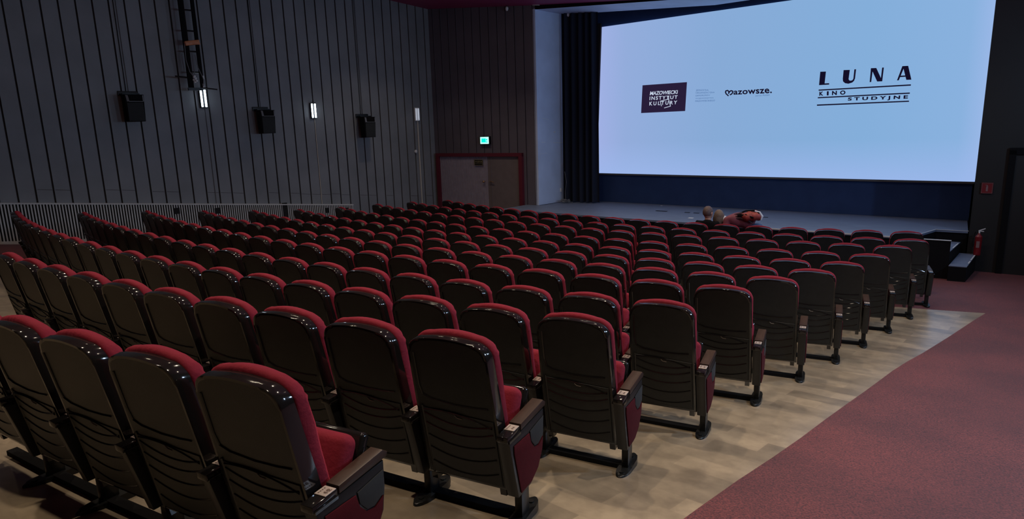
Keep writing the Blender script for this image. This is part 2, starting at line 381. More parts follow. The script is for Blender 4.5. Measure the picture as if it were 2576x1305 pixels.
# battened wall path: straight left wall, tight corner, then the wall with the exit door
WB = 0.301
def batten_profile(L0, L1, t0):
    """list of (t, depth) for panels with grooves starting at phase t0"""
    out = []; n0 = math.floor((L0 - t0)/WB) - 1; pts = [(L0, 0.0)]
    k = n0
    while t0 + k*WB < L1:
        c = t0 + k*WB
        if c - 0.02 > L0 and c + 0.03 < L1:
            pts += [(c-0.017, 0.0), (c-0.017, -0.035), (c+0.013, -0.035), (c+0.013, 0.010), (c+0.024, 0.010), (c+0.024, 0.0)]
        k += 1
    pts.append((L1, 0.0)); return pts
def batten_wall(name, pl, L0, L1, t0, zb, zt, m):
    mb = MB(); P = batten_profile(L0, L1, t0)
    for (a, da), (b, db) in zip(P, P[1:]):
        mb.mi = 1 if (da < -0.03 and db < -0.03) else 0
        pa, pb = pl.P(a, 0, da), pl.P(b, 0, db)
        z = lambda p, f: f(p)
        mb.face([(pa.x, pa.y, zb(pa)), (pb.x, pb.y, zb(pb)), (pb.x, pb.y, zt(pb)), (pa.x, pa.y, zt(pa))])
    if name == 'wall_left':
        k = math.ceil((L0 - t0)/WB); rs = random.Random(3)
        while t0 + (k+1)*WB < L1:
            if rs.random() < 0.75:
                a_, b_ = t0 + k*WB + 0.03, t0 + (k+1)*WB - 0.02; Pz = pl.P(a_, 0); zz = -1.105 - 0.1092*(Pz.y - 4.535) + 0.26 + rs.choice((0, 0, 0.02))
                mb.mi = 1; p_ = [pl.P(a_, zz, 0.001), pl.P(b_, zz-0.03, 0.001), pl.P(b_, zz-0.022, 0.001), pl.P(a_, zz+0.008, 0.001)]; mb.face(p_)
            k += 1
    mb.mi = 0
    # back of the wall
    a, b = pl.P(L0, 0, -0.15), pl.P(L1, 0, -0.15)
    mb.face([(a.x, a.y, zb(a)), (b.x, b.y, zb(b)), (b.x, b.y, zt(b)), (a.x, a.y, zt(a))])
    bmesh.ops.remove_doubles(mb.b, verts=mb.b.verts[:], dist=0.0005)
    me_o = mb.build(name, [m, M_groove], smooth=False)
    return tag(me_o, kind='structure')
zt = lambda p: ceil_z(p.x, p.y) + 0.05
# batten phase measured along the wall direction from the plane's origin
ty = LW.t.x*LW.O.x + LW.t.y*LW.O.y
t_corner = (Vector((cornerL.x, cornerL.y, 0)) - LW.O).dot(LW.t)
batten_wall('wall_left', LW, -8.0, t_corner, 2.083 - ty, lambda p: floor_z(p.x, p.y) - 0.12, zt, M_wall)
lenFL = (A_ - cornerL).length
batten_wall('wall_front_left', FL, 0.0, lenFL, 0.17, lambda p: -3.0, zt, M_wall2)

# proscenium: front wall right of the opening, header, reveals
hdr0, hdr1 = 3.14, 2.90      # underside of the header at the left and towards the right
mb = MB()
wid = (J_ - A_).length
def fr(u, z, off=0): return FR.P(u, z, off)
# header block (front face + soffit)
def soff(u): return 3.14 - 0.077*min(u, 4.5)
us = [0, 1.5, 3, 4.5, wid]
for a, b in zip(us, us[1:]):
    mb.mi = 0; mb.face([fr(a, soff(a)), fr(b, soff(b)), (fr(b, 0).x, fr(b, 0).y, soff(b)+0.32), (fr(a, 0).x, fr(a, 0).y, soff(a)+0.32)])
    mb.mi = 1; q = lambda u, off: (fr(u, 0, off).x, fr(u, 0, off).y, soff(u) + 0.0)
    mb.face([q(a, 0), q(b, 0), q(b, -1.2), q(a, -1.2)])
h = mb.build('trim_1', [M_black, M_reveal], smooth=False); tag(h, kind='structure')
# left reveal: splayed board lit by the screen
rev = MB()
p0 = fr(0, 0); p1 = Vector((-9.50, 16.50, 0))
rev.prism([(p0.x, p0.y, -2.15), (p1.x, p1.y, -2.15), (p1.x, p1.y, 3.20), (p0.x, p0.y, 3.16)], (-0.09, -0.0, 0))
rv = rev.build('wall_proscenium_left', M_reveal, smooth=False); tag(rv, kind='structure')
for i, (pts, mm) in enumerate((
    ([(1361, 517.5), (1410, 512.0)], 0.012), ([(1392, 359), (1419, 359)], 0.006), ([(1362, 358), (1372, 358)], 0.004), ([(1364, 298), (1380, 300)], 0.004), ([(1359, 388), (1376, 385)], 0.003))):
    RVp = Plane(p0.x, p0.y, math.atan2(p1.y-p0.y, p1.x-p0.x))
    (ax, az), (bx, bz) = [RVp.hit(*q) for q in pts]
    m_ = MB(); m_.prism([RVp.P(ax, az-mm, 0.004), RVp.P(bx, bz-mm, 0.004), RVp.P(bx, bz+mm, 0.004), RVp.P(ax, az+mm, 0.004)], RVp.n*0.004)
    o = m_.build('tape_strip' if i < 1 else 'scratch_mark', M_tape if i == 0 else M_trim, parent=None, smooth=False)
    o.parent = rv
# socket and clips on the reveal's far edge
RVp = Plane(p0.x, p0.y, math.atan2(p1.y-p0.y, p1.x-p0.x))
for (px_, py_, ww, hh) in ((1411, 478, .05, .11), (1419, 396, .04, .09), (1418, 415, .035, .10), (1395, 332, .03, .03)):
    u, z = RVp.hit(px_, py_, 0.01)
    m_ = MB(); c = RVp.P(u, z, 0.015); m_.box(c, (ww, 0.03, hh), rot=Matrix.Rotation(RVp.a, 3, 'Z'), bev=0.004)
    o = m_.build('wall_socket', M_white); o.parent = rv
# right reveal and the wall beside it, running past the frame
mb = MB(); j = fr(wid, 0); j2 = SC.P(0.0, 0); 
mb.prism([(j.x, j.y, -3.05), (j2.x+0.20, j2.y+0.35, -3.05), (j2.x+0.20, j2.y+0.35, 4), (j.x, j.y, 4)], (0.12, 0, 0))
tag(mb.build('wall_proscenium_right', M_black, smooth=False), kind='structure')
mb = MB(); a, b = fr(wid+0.001, 0), fr(wid + 4.2, 0)
mb.prism([(a.x, a.y, -3.05), (b.x, b.y, -3.05), (b.x, b.y, 4.2), (a.x, a.y, 4.2)], (FR.n * -0.12))
tag(mb.build('wall_front_right', M_wallr, smooth=False), kind='structure')
# right wall and back wall (behind the viewer)
mb = MB(); a = Vector((x_right(-5)+0.0, -5)); b = Vector((x_right(14.6), 14.6))
mb.prism([(a.x, a.y, -2.2), (b.x, b.y, -3.05), (b.x, b.y, 4.4), (a.x, a.y, 4.4)], (0.15, 0, 0))
tag(mb.build('wall_right', M_wallr, smooth=False), kind='structure')
mb = MB(); mb.prism([(-17, -5, -3), (1.4, -5, -3), (1.4, -5, 5.2), (-17, -5, 5.2)], (0, -0.15, 0))
tag(mb.build('wall_back', M_wallr, smooth=False), kind='structure')
# dark alcove behind the screen
mb = MB()
mb.prism([(-11.5, 17.6, -3), (1.2, 16.9, -3), (1.2, 16.9, 4.2), (-11.5, 17.6, 4.2)], (0, 0.15, 0))
mb.prism([(-11.5, 15.5, -3), (-11.5, 17.6, -3), (-11.5, 17.6, 4.2), (-11.5, 15.5, 4.2)], (-0.15, 0, 0))
mb.prism([(-11.5, 15.4, 4.1), (1.2, 14.6, 4.1), (1.2, 17.0, 4.1), (-11.5, 17.7, 4.1)], (0, 0, 0.15))
tag(mb.build('wall_stage_back', M_black, smooth=False), kind='structure')

# ------------------------------------------------------------------ stage
SZ = -2.15
st = thing('stage', 'low dark grey stage platform in front of the big screen', 'stage', (-5, 14.5, -2.9))
mb = MB()
o5 = Vector((5, -14.5, 2.9))
top = [(-10.19, 14.21), (-6.16, 13.86), (-4.69, 13.77), (-2.9, 13.66), (-0.83, 13.55), (-0.40, 13.53), (-0.40, 14.05), (-0.19, 14.71), (0.325, 14.72), (0.325, 16.35), (-9.28, 16.95), (-9.46, 16.4), (-9.63, 15.34), (-10.1, 15.33)]
mb.prism([Vector((x, y, SZ-0.04)) + o5 for x, y in top], (0, 0, 0.04))
mb.build('stage_floor', M_stage, st, smooth=False)
mb = MB()
low = [(-10.17, 14.23), (-6.14, 13.88), (-4.67, 13.79), (-2.88, 13.68), (-0.83, 13.57), (-0.42, 13.55), (-0.42, 14.05), (-0.21, 14.73), (0.32, 14.74), (0.32, 16.33), (-9.26, 16.93), (-9.44, 16.38), (-9.61, 15.32), (-10.08, 15.31)]
mb.prism([Vector((x, y, -3.0)) + o5 for x, y in low], (0, 0, 3.0 + SZ - 0.041))
mb.build('stage_body', M_black, st, smooth=False)
mb = MB()
for (x0, y0), (x1, y1) in zip(top[2:5], top[3:6]):
    a, b = Vector((x0, y0-0.012, SZ-0.02)) + o5, Vector((x1, y1-0.012, SZ-0.02)) + o5
    mb.prism([a, b, b + Vector((0, 0.012, 0)), a + Vector((0, 0.012, 0))], (0, 0, 0.024))
mb.build('edge_trim', M_trim, st, smooth=False)
mb = MB()
for p in ((( -0.40, 13.53), (-0.40, 14.05)), ((-0.40, 14.05), (-0.19, 14.71)), ((-0.19, 14.71), (0.335, 14.72))):
    a, b = Vector((*p[0], SZ+0.001)) + o5, Vector((*p[1], SZ+0.001)) + o5
    d = (b-a).normalized().cross(Vector((0, 0, 1)))*0.008
    mb.prism([a-d, b-d, b+d, a+d], (0, 0, 0.006))
mb.build('recess_trim', M_trim, st, smooth=False)
# guard panel in front of the stair recess
gp = thing('stair_guard_panel', 'short black panel with pale top edge closing the stage recess beside the steps', 'panel', (-0.16, 13.49, -2.88))
mb = MB(); mb.box((0, 0, 0.353), (0.46, 0.03, 0.74)); mb.build('panel', M_black, gp, smooth=False)
mb = MB(); mb.box((0, -0.002, 0.727), (0.47, 0.04, 0.010)); mb.build('top_edge', M_trim, gp, smooth=False)
# steps
stp = thing('stage_steps', 'dark wooden steps with worn pale nosings leading up to the stage', 'steps', (0.1, 14.0, -2.9))
for i, (xa, xb, z, ya) in enumerate(((0.07, 0.33, -2.58, 13.30), (-0.19, 0.065, -2.37, 13.52))):
    mb = MB(); sk = 0.16
    q = [(xa, ya), (xb, ya), (xb + sk, 14.66), (xa + sk*0.9 if i else xa + sk, 14.66)]
    q[2] = (min(q[2][0], 0.50), 14.66)
    mb.prism([Vector((x-0.1, y-14.0, 0)) for x, y in q], (0, 0, z + 2.9))
    tr = mb.build('step', M_black, stp, smooth=False)
    mb = MB(); mb.prism([Vector((x-0.1, y-14.0, z+2.901)) for x, y in q], (0, 0, 0.012)); mb.build('tread', M_stage, tr, smooth=False)
    mb = MB()
    (xr0, yr0), (xr1, yr1) = q[1], q[2]
    for f0, f1 in ((0.25, 0.42), (0.5, 0.93)) if i == 0 else ((0.35, 0.85),):
        a = Vector((xr0+(xr1-xr0)*f0-0.1, yr0+(yr1-yr0)*f0-14.0, z+2.914)); b = Vector((xr0+(xr1-xr0)*f1-0.1, yr0+(yr1-yr0)*f1-14.0, z+2.914))
        mb.prism([a, b, b + Vector((-0.022, 0, 0)), a + Vector((-0.022, 0, 0))], (0, 0, 0.003))
    mb.build('nosing', M_trim, tr, smooth=False)
# tape pieces and dark scuffs on the stage
def stage_pt(px, py):
    d = ray(px, py); return d*(SZ/d.z)
for (px_, py_, w_, l_, mm, nm, lb, ct) in ((1738, 548.5, 0.11, 0.10, M_tape, 'tape_piece', 'small white tape piece on the stage floor behind the seated man', 'tape'), (1664, 517.5, 0.05, 0.05, M_tape, 'tape_piece', 'tiny white tape scrap far back on the stage floor', 'tape'),
        (1664, 531, 0.30, 0.10, M_black, 'floor_hatch', 'leftmost dark flat socket hatch in the stage floor', 'hatch'), (1729, 534.5, 0.13, 0.08, M_black, 'floor_hatch', 'middle dark flat socket hatch in the stage floor', 'hatch'), (1752, 536, 0.14, 0.08, M_black, 'floor_hatch', 'dark flat socket hatch in the stage floor beside the seated man', 'hatch'), (1925, 546.5, 0.12, 0.06, M_black, 'floor_hatch', 'rightmost dark flat socket hatch in the stage floor', 'hatch')):
    p = stage_pt(px_, py_)
    m_ = MB(); m_.box((0, 0, 0.0025), (w_, l_, 0.003))
    o = m_.build(nm, mm, smooth=False, loc=(p.x, p.y, SZ+0.001)); tag(o, lb, ct)

# ------------------------------------------------------------------ screen
scr = thing('cinema_screen', 'huge bright pale blue cinema screen showing black logos', 'screen', (SC.O.x, SC.O.y, 0), SC.a)
def sloc(px, py, off=0.0):
    u, z = SC.hit(px, py); return Vector((u, -off, z))
corn = [sloc(1502, 435), sloc(2452, 457), None, sloc(1514, 68)]
tr_ = sloc(2519, 0); br_ = corn[1]; s_ = (tr_ - br_)/(tr_.z - br_.z); corn[2] = br_ + s_*(2.716 - br_.z)
m = bpy.data.materials.new('projected_light'); m.use_nodes = True; nt = m.node_tree; nt.nodes.clear()
out = nt.nodes.new('ShaderNodeOutputMaterial'); em = nt.nodes.new('ShaderNodeEmission'); nt.links.new(em.outputs[0], out.inputs[0])
tc = nt.nodes.new('ShaderNodeTexCoord'); sp = nt.nodes.new('ShaderNodeSeparateXYZ'); nt.links.new(tc.outputs['Generated'], sp.inputs[0])
r1 = nt.nodes.new('ShaderNodeValToRGB'); cr = r1.color_ramp
cr.elements[0].position = 0.0; cr.elements[0].color = srgb(160, 176, 228)
cr.elements[1].position = 1.0; cr.elements[1].color = srgb(156, 184, 232)
for p_, c_3 in ((0.10, (147, 172, 219)), (0.38, (135, 170, 214)), (0.75, (132, 174, 218)), (0.95, (137, 177, 222))):
    e = cr.elements.new(p_); e.color = srgb(*c_3)
nt.links.new(sp.outputs['X'], r1.inputs[0])
r2 = nt.nodes.new('ShaderNodeValToRGB'); cr = r2.color_ramp
cr.elements[0].position = 0.0; cr.elements[0].color = (1, 1, 1, 1); cr.elements[1].position = 0.22; cr.elements[1].color = (0, 0, 0, 1)
nt.links.new(sp.outputs['Z'], r2.inputs[0])
mx = nt.nodes.new('ShaderNodeMix'); mx.data_type = 'RGBA'; mx.inputs['B'].default_value = srgb(158, 184, 236)
mul = nt.nodes.new('ShaderNodeMath'); mul.operation = 'MULTIPLY'; mul.inputs[1].default_value = 0.75
nt.links.new(r2.outputs[0], mul.inputs[0]); nt.links.new(mul.outputs[0], mx.inputs['Factor'])
nt.links.new(r1.outputs[0], mx.inputs['A']); nt.links.new(mx.outputs['Result'], em.inputs[0]); em.inputs[1].default_value = 1.0
M_scr = m
mb = MB(); mb.prism(corn, (0, 0.03, 0)); so = mb.build('screen_surface', M_scr, scr, smooth=False)
# dark masking around the picture and skirt below
mb = MB()
bl, br2, tr2, tl = corn
Z0, Z1 = SZ - 0.0, 4.0
def fr_box(p): mb.prism(p, (0, 0.05, 0))
xl, xr = -9.0, -0.03
fr_box([Vector((xl, 0.031, SZ+0.002)), Vector((xr, 0.031, SZ+0.002)), Vector((xr, 0.031, 4.0)), Vector((xl, 0.031, 4.0))])
mb.build('masking_cloth', M_skirt, scr, smooth=False)
M_bord = mat('border_grey', (0.10, 0.10, 0.10), rough=0.6)
mb = MB()
a, b = bl.copy(), br2.copy(); mb.prism([a + Vector((0, -0.02, -0.045)), b + Vector((0, -0.02, -0.045)), b + Vector((0, -0.02, -0.004)), a + Vector((0, -0.02, -0.004))], (0, 0.05, 0))
mb.build('bottom_batten', M_bord, scr, smooth=False)
mb = MB(); mb.prism([bl + Vector((-0.15, -0.02, -0.0)), bl + Vector((-0.02, -0.02, 0)), tl + Vector((-0.02, -0.02, 0.1)), tl + Vector((-0.15, -0.02, 0.1))], (0, 0.05, 0))
mb.build('side_batten', mat('side_brown', (0.03, 0.018, 0.018), rough=0.7), scr, smooth=False)

# logo drawing helpers: px positions are unprojected on to the flat screen
def zc(ox, oy, sc): return lambda p: (ox + p[0]/sc, oy + p[1]/sc)
def poly_on_screen(mb, pts, off=0.004):
    mb.face([sloc(*p, off) for p in pts])
def stroke(mb, pts, w, off=0.006):
    for a, b in zip(pts, pts[1:]):
        a, b = Vector(a), Vector(b); d = (b-a).normalized(); n = Vector((-d.y, d.x))*w/2; e = d*w*0.32
        mb.face([sloc(*q, off) for q in (a-e+n, b+e+n, b+e-n, a-e-n)])
zl = zc(2040, 150, 9.541)
LET = [[(225,290),(362,285),(330,570),(438,565),(440,598),(195,612)],
 [(785,250),(935,245),(905,470),(925,500),(960,505),(1000,490),(1020,450),(1043,232),(1085,230),(1060,450),(1035,510),(990,550),(900,578),(820,565),(770,520),(765,460)],
 [(1440,205),(1570,200),(1680,440),(1710,190),(1752,188),(1712,520),(1590,525),(1480,285),(1448,535),(1410,540)]]
for L in LET:
    mb = MB(); poly_on_screen(mb, [zl(p) for p in L]); mb.build('luna_letter', M_letter, scr, smooth=False)
mb = MB()
for L in ([(2195,155),(2232,200),(2110,495),(2065,498)], [(2195,155),(2335,148),(2412,480),(2290,485),(2222,215)], [(2140,385),(2275,378),(2285,410),(2128,420)]):
    poly_on_screen(mb, [zl(p) for p in L])
mb.build('luna_letter', M_letter, scr, smooth=False)
mb = MB()
for L in ([(185,718),(2400,592),(2400,624),(185,747)], [(165,900),(2375,788),(2375,818),(165,928)], [(145,1076),(2355,983),(2355,1012),(145,1107)]):
    poly_on_screen(mb, [zl(p) for p in L])
mb.build('logo_line', M_letter, scr, smooth=False)
def tq(name, body, q, z, m, off=0.004, bold=0.02, sp=1.0):
    return text_on_quad(name, body, [sloc(*z(p), off) for p in q], m, scr, bold, sp)
for ch, xa, xb in (('K', 205, 302), ('I', 385, 428), ('N', 508, 625), ('O', 702, 832)):
    yt = lambda x: 768 - 33*(x-205)/627; yb = lambda x: 868 - 30*(x-205)/627
    tq('kino_letter', ch, [(xa, yt(xa)), (xb, yt(xb)), (xb-3, yb(xb)), (xa-4, yb(xa))], zl, M_letter, bold=0.045)
tq('studyjne_lettering', 'STUDYJNE', [(890,905),(2335,850),(2325,962),(882,1008)], zl, M_letter, bold=0.04, sp=1.6)
zm = zc(1600, 190, 7.1556)
mb = MB(); poly_on_screen(mb, [zm(p) for p in ((118,175),(918,118),(885,638),(92,675))], 0.003); mb.build('logo_box', M_letter2, scr, smooth=False)
tq('institute_lettering', 'MAZOWIECKI', [(262,285),(755,262),(748,328),(248,356)], zm, M_lettw, 0.006, 0.02, 0.92)
tq('institute_lettering', 'INSTYTUT', [(248,376),(752,355),(747,418),(244,444)], zm, M_lettw, 0.006, 0.02, 1.25)
tq('institute_lettering', 'KULTURY', [(244,472),(744,450),(738,515),(240,540)], zm, M_lettw, 0.006, 0.02, 1.5)
mb = MB(); stroke(mb, [zm(p) for p in ((458,548),(438,460),(588,425),(622,550),(512,582))], 1.5); stroke(mb, [zm(p) for p in ((585,375),(592,425))], 1.3)
mb.build('logo_bracket', M_lettw, scr, smooth=False)
for q, t in (([(1082,250),(1305,248),(1305,284),(1078,288)], 'JEDNOSTKA'), ([(1075,298),(1418,290),(1412,322),(1074,334)], 'ORGANIZACYJNA'), ([(1072,348),(1328,338),(1328,368),(1070,384)], 'SAMORZĄDU'), ([(1070,398),(1400,385),(1398,418),(1070,428)], 'WOJEWÓDZTWA'), ([(1070,446),(1424,434),(1420,462),(1068,474)], 'MAZOWIECKIEGO')):
    tq('small_lettering', t, q, zm, M_lettb, 0.004, 0.0, 1.0)
mb = MB(); stroke(mb, [zm(p) for p in ((1662,362),(1625,330),(1612,300),(1620,275),(1650,268),(1676,290),(1668,322),(1684,290),(1712,272),(1740,280),(1742,305),(1722,332),(1696,345))], 3.0)
mb.build('heart_shaped_letter', M_letter, scr, smooth=False)
tq('region_lettering', 'azowsze.', [(1758,274),(2440,228),(2448,316),(1752,346)], zm, M_letter, 0.004, 0.025, 1.05)
tq('small_lettering', 'serce Polski', [(2150,350),(2405,334),(2402,362),(2148,376)], zm, M_lettb, 0.004, 0.0, 1.0)

# side curtain
cu = thing('stage_curtain', 'tall black side curtain hanging in folds between screen and pale reveal', 'curtain', (-9.4, 16.35, SZ))
mb = MB(); N = 60; prof = []
for i in range(N+1):
    t = i/N; x = -0.05 + 1.15*t; y = 0.10*math.sin(t*34 + 0.6*math.sin(t*9)) - 0.02*math.sin(t*80); prof.append((x, y))
for (x0, y0), (x1, y1) in zip(prof, prof[1:]):
    mb.face([(x0, y0, 0.02), (x1, y1, 0.02), (x1*0.97, y1*0.6, 5.6), (x0*0.97, y0*0.6, 5.6)])
bmesh.ops.remove_doubles(mb.b, verts=mb.b.verts[:], dist=0.0005)
mb.build('curtain_cloth', M_curt, cu, ang=80)
mb = MB(); mb.tube([(-0.1, 0, 5.6), (1.15, 0, 5.6)], 0.02); mb.build('curtain_rail', M_steel, cu)
# coil of wire at the foot of the reveal
p = Vector((-9.26, 16.10, SZ))
mb = MB(); pts = []
for i in range(70):
    a = i*0.55; r = 0.10 + 0.05*math.sin(i*1.7); pts.append((r*math.cos(a) + 0.05*math.sin(i*0.3), r*0.8*math.sin(a), 0.012 + 0.0012*i + 0.02*abs(math.sin(i*0.9))))
mb.tube(pts, 0.007, 5); mb.tube([(0.0, 0.05, 0.02), (-0.06, 0.12, 0.3), (0.0, 0.1, 0.6), (-0.08, 0.14, 0.9)], 0.006, 5)
o = mb.build('cable_coil', M_cable, loc=p); tag(o, 'tangled grey cable lying on the stage at the foot of the pale reveal', 'cable')

# ------------------------------------------------------------------ exit door wall
def wall_thing(name, label, cat, pl, px, py, off=0.0, group=None, z=None):
    u, zz = pl.hit(px, py, off); P = pl.P(u, zz if z is None else z, off)
    return thing(name, label, cat, P, pl.a, group)
uL = FL.hit(1101, 388)[0]; uR = FL.hit(1317, 388)[0]; zD = -0.67
zF = -2.80
d1 = thing('door_1', None, None, FL.P(uL, zF), FL.a); tag(d1, kind='structure')
W = uR - uL; Hh = zD - zF; um = FL.hit(1229, 440)[0] - uL
mb = MB()
mb.box((0.06, -0.05, Hh/2), (0.12, 0.10, Hh)); mb.box((W-0.06, -0.05, Hh/2), (0.12, 0.10, Hh)); mb.box((W/2, -0.05, Hh-0.05), (W, 0.098, 0.10))
mb.build('door_frame', M_frame, d1, smooth=False)
mb = MB(); n = 44; wl = um - 0.12
mb.box((0.12 + wl/2, -0.012, (Hh-0.1)/2), (wl, 0.02, Hh-0.1))
for i in range(n):
    x = 0.12 + wl*(i+0.5)/n; mb.box((x, -0.032, (Hh-0.1)/2), (wl/n*0.45, 0.02, Hh-0.12))
lf = mb.build('ribbed_leaf', M_doorr, d1, smooth=False)
mb = MB(); wr = W - 0.12 - um - 0.01; mb.box((um + 0.01 + wr/2, -0.02, (Hh-0.1)/2), (wr, 0.035, Hh-0.1)); mb.box((um + 0.14, -0.045, (Hh-0.1)/2), (0.012, 0.015, Hh-0.12))
lf2 = mb.build('plain_leaf', M_door, d1, smooth=False)
ku, kz = FL.hit(1222, 456); kx = ku - uL
mb = MB(); mb.cyl((kx, -0.03, kz-zF), (kx, -0.09, kz-zF), 0.015); mb.ball((kx, -0.10, kz-zF), 0.035); mb.build('door_knob', M_brass, lf)
hu, hz = FL.hit(1236, 456); hx = hu - uL
mb = MB(); mb.cyl((hx, -0.03, hz-zF), (hx, -0.10, hz-zF), 0.012); mb.tube([(hx, -0.10, hz-zF), (hx+0.08, -0.10, hz-zF+0.01), (hx+0.16, -0.095, hz-zF-0.02)], 0.012); mb.build('door_handle', M_brass, lf2)
sg = wall_thing('door_sign', 'small black WYJŚCIE plate with gold border on the ribbed door leaf', 'sign', FL, 1204, 408.5, 0.07)
mb = MB(); mb.box((0, 0, 0), (0.33, 0.012, 0.17)); mb.build('sign_plate', M_black, sg, smooth=False)
mb = MB()
for c, d in (((0, -0.008, 0.078), (0.32, 0.004, 0.008)), ((0, -0.008, -0.078), (0.32, 0.004, 0.008)), ((0.156, -0.008, 0), (0.008, 0.004, 0.16)), ((-0.156, -0.008, 0), (0.008, 0.004, 0.16)), ((0, -0.008, -0.022), (0.29, 0.004, 0.010))): mb.box(c, d)
mb.build('gold_border', M_gold, sg, smooth=False)
text_on_quad('gold_lettering', 'WYJŚCIE', [(-0.135, -0.010, 0.055), (0.135, -0.010, 0.055), (0.135, -0.010, -0.003), (-0.135, -0.010, -0.003)], M_gold, sg, 0.02, 1.0)
ex = wall_thing('exit_sign', 'glowing green emergency exit sign above the double door', 'sign', FL, 1221, 353, 0.05)
mb = MB(); mb.box((0, 0.0, 0), (0.36, 0.08, 0.24), bev=0.008); mb.build('sign_housing', M_steel, ex)
mb = MB(); mb.box((0, -0.043, 0), (0.31, 0.006, 0.20)); mb.build('lit_panel', M_exitw, ex, smooth=False)
mb = MB()
mb.box((-0.03, -0.048, 0.0), (0.16, 0.004, 0.12)); mb.box((0.085, -0.048, 0.02), (0.05, 0.004, 0.05)); mb.box((0.085, -0.048, -0.045), (0.06, 0.004, 0.03))
mb.build('pictogram', M_exit, ex, smooth=False)
# right hand wall: fire sign, extinguisher, door recess
fs = wall_thing('fire_sign', 'small red extinguisher sign on the dark wall right of the screen', 'sign', FR, 2483, 473, 0.02)
mb = MB(); mb.box((0, 0, 0), (0.175, 0.01, 0.20)); mb.build('sign_plate', M_sred, fs, smooth=False)
mb = MB()
for c, d in (((0, -0.008, 0.092), (0.16, 0.004, 0.005)), ((0, -0.008, -0.092), (0.16, 0.004, 0.005)), ((0.079, -0.008, 0), (0.005, 0.004, 0.185)), ((-0.079, -0.008, 0), (0.005, 0.004, 0.185))): mb.box(c, d)
mb.build('sign_border', M_swht, fs, smooth=False)
mb = MB(); mb.box((0, -0.008, -0.012), (0.030, 0.004, 0.09)); mb.box((0.0, -0.008, 0.044), (0.018, 0.004, 0.02)); mb.box((-0.014, -0.008, 0.055), (0.032, 0.004, 0.009))
mb.build('extinguisher_symbol', M_swht, fs, smooth=False)
fe = wall_thing('fire_extinguisher', 'red fire extinguisher standing on the lower stage step against the dark wall', 'fire extinguisher', FR, 2457, 640, 0.14, z=-2.565)
mb = MB(); mb.cyl((0, 0, 0.0), (0, 0, 0.02), 0.070, 0.078, 24); mb.cyl((0, 0, 0.02), (0, 0, 0.40), 0.078, 0.078, 24, cap=False); mb.cyl((0, 0, 0.40), (0, 0, 0.45), 0.078, 0.035, 24, cap=False); mb.cyl((0, 0, 0.45), (0, 0, 0.48), 0.035, 0.022, 24)
mb.build('cylinder', M_red, fe)
mb = MB(); mb.box((0, -0.079, 0.24), (0.07, 0.004, 0.14)); mb.build('label_panel', M_swht, fe)
mb = MB(); mb.cyl((0, 0, 0.48), (0, 0, 0.53), 0.02); mb.box((0.05, 0, 0.555), (0.15, 0.03, 0.018), rot=Matrix.Rotation(rad(-22), 3, 'Y')); mb.box((0.04, 0, 0.52), (0.11, 0.03, 0.014)); mb.build('valve_lever', M_trim, fe)
mb = MB(); mb.tube([(-0.02, 0, 0.50), (-0.08, -0.01, 0.50), (-0.11, -0.02, 0.38), (-0.10, -0.02, 0.18)], 0.011); mb.build('hose', M_steel, fe)
fe.scale = (0.72, 0.72, 0.87)
d2 = thing('door_2', None, None, FR.P(FR.hit(2513, 600)[0], -2.95), FR.a); tag(d2, kind='structure')
mb = MB(); mb.box((0.05, -0.02, 1.16), (0.10, 0.05, 2.32)); mb.box((1.0, -0.02, 2.30), (2.0, 0.05, 0.12)); mb.build('door_frame', M_black, d2, smooth=False)
mb = MB(); mb.box((1.0, -0.008, 1.12), (1.8, 0.012, 2.24)); mb.build('door_leaf', M_wallr, d2, smooth=False)

# ------------------------------------------------------------------ left wall equipment
def gz(u):  # top of the radiator cover follows the rake
    P = LW.P(u, 0); return -1.105 - 0.1092*(P.y - 4.535)
uG0, uG1 = LW.hit(-160, 509)[0], LW.hit(883, 513)[0]
gr = thing('radiator_cover', 'long low radiator cover of thin vertical grey slats along the left wall', 'radiator cover', LW.P(uG0, gz(uG0)-0.8, 0.0), LW.a)
g0 = LW.P(uG0, gz(uG0)-0.8, 0.0)
mb = MB(); n = int((uG1-uG0)/0.052)
for i in range(n):
    u = uG0 + (i+0.5)*0.052; zt_ = gz(u) - 0.03 - g0.z; zb_ = gz(u) - 0.76 - g0.z
    mb.box((u-uG0, -0.115, (zt_+zb_)/2), (0.024, 0.02, zt_-zb_))
mb.build('slats', M_grille, gr, smooth=False)
def strip(mb, ua, ub, dz0, dz1, y0, y1):
    za, zb2 = gz(ua)-g0.z, gz(ub)-g0.z
    mb.prism([(ua-uG0, y0, za+dz0), (ub-uG0, y0, zb2+dz0), (ub-uG0, y0, zb2+dz1), (ua-uG0, y0, za+dz1)], (0, y1-y0, 0))
mb = MB(); strip(mb, uG0, uG1, -0.03, 0.0, -0.13, -0.005); strip(mb, uG0, uG1, -1.2, -0.76, -0.13, -0.005); mb.build('cover_frame', M_grille, gr, smooth=False)
mb = MB(); strip(mb, uG0, uG1, -0.76, -0.03, -0.09, -0.005)
for px_ in (440, 542, 712, 817, 865):
    u = LW.hit(px_, 530)[0] - uG0; mb.box((u, -0.118, gz(u+uG0)-0.17-g0.z), (0.13 if px_ != 817 else 0.08, 0.022, 0.14 if px_ != 712 else 0.4))
mb.build('dark_backing', M_gback, gr, smooth=False)

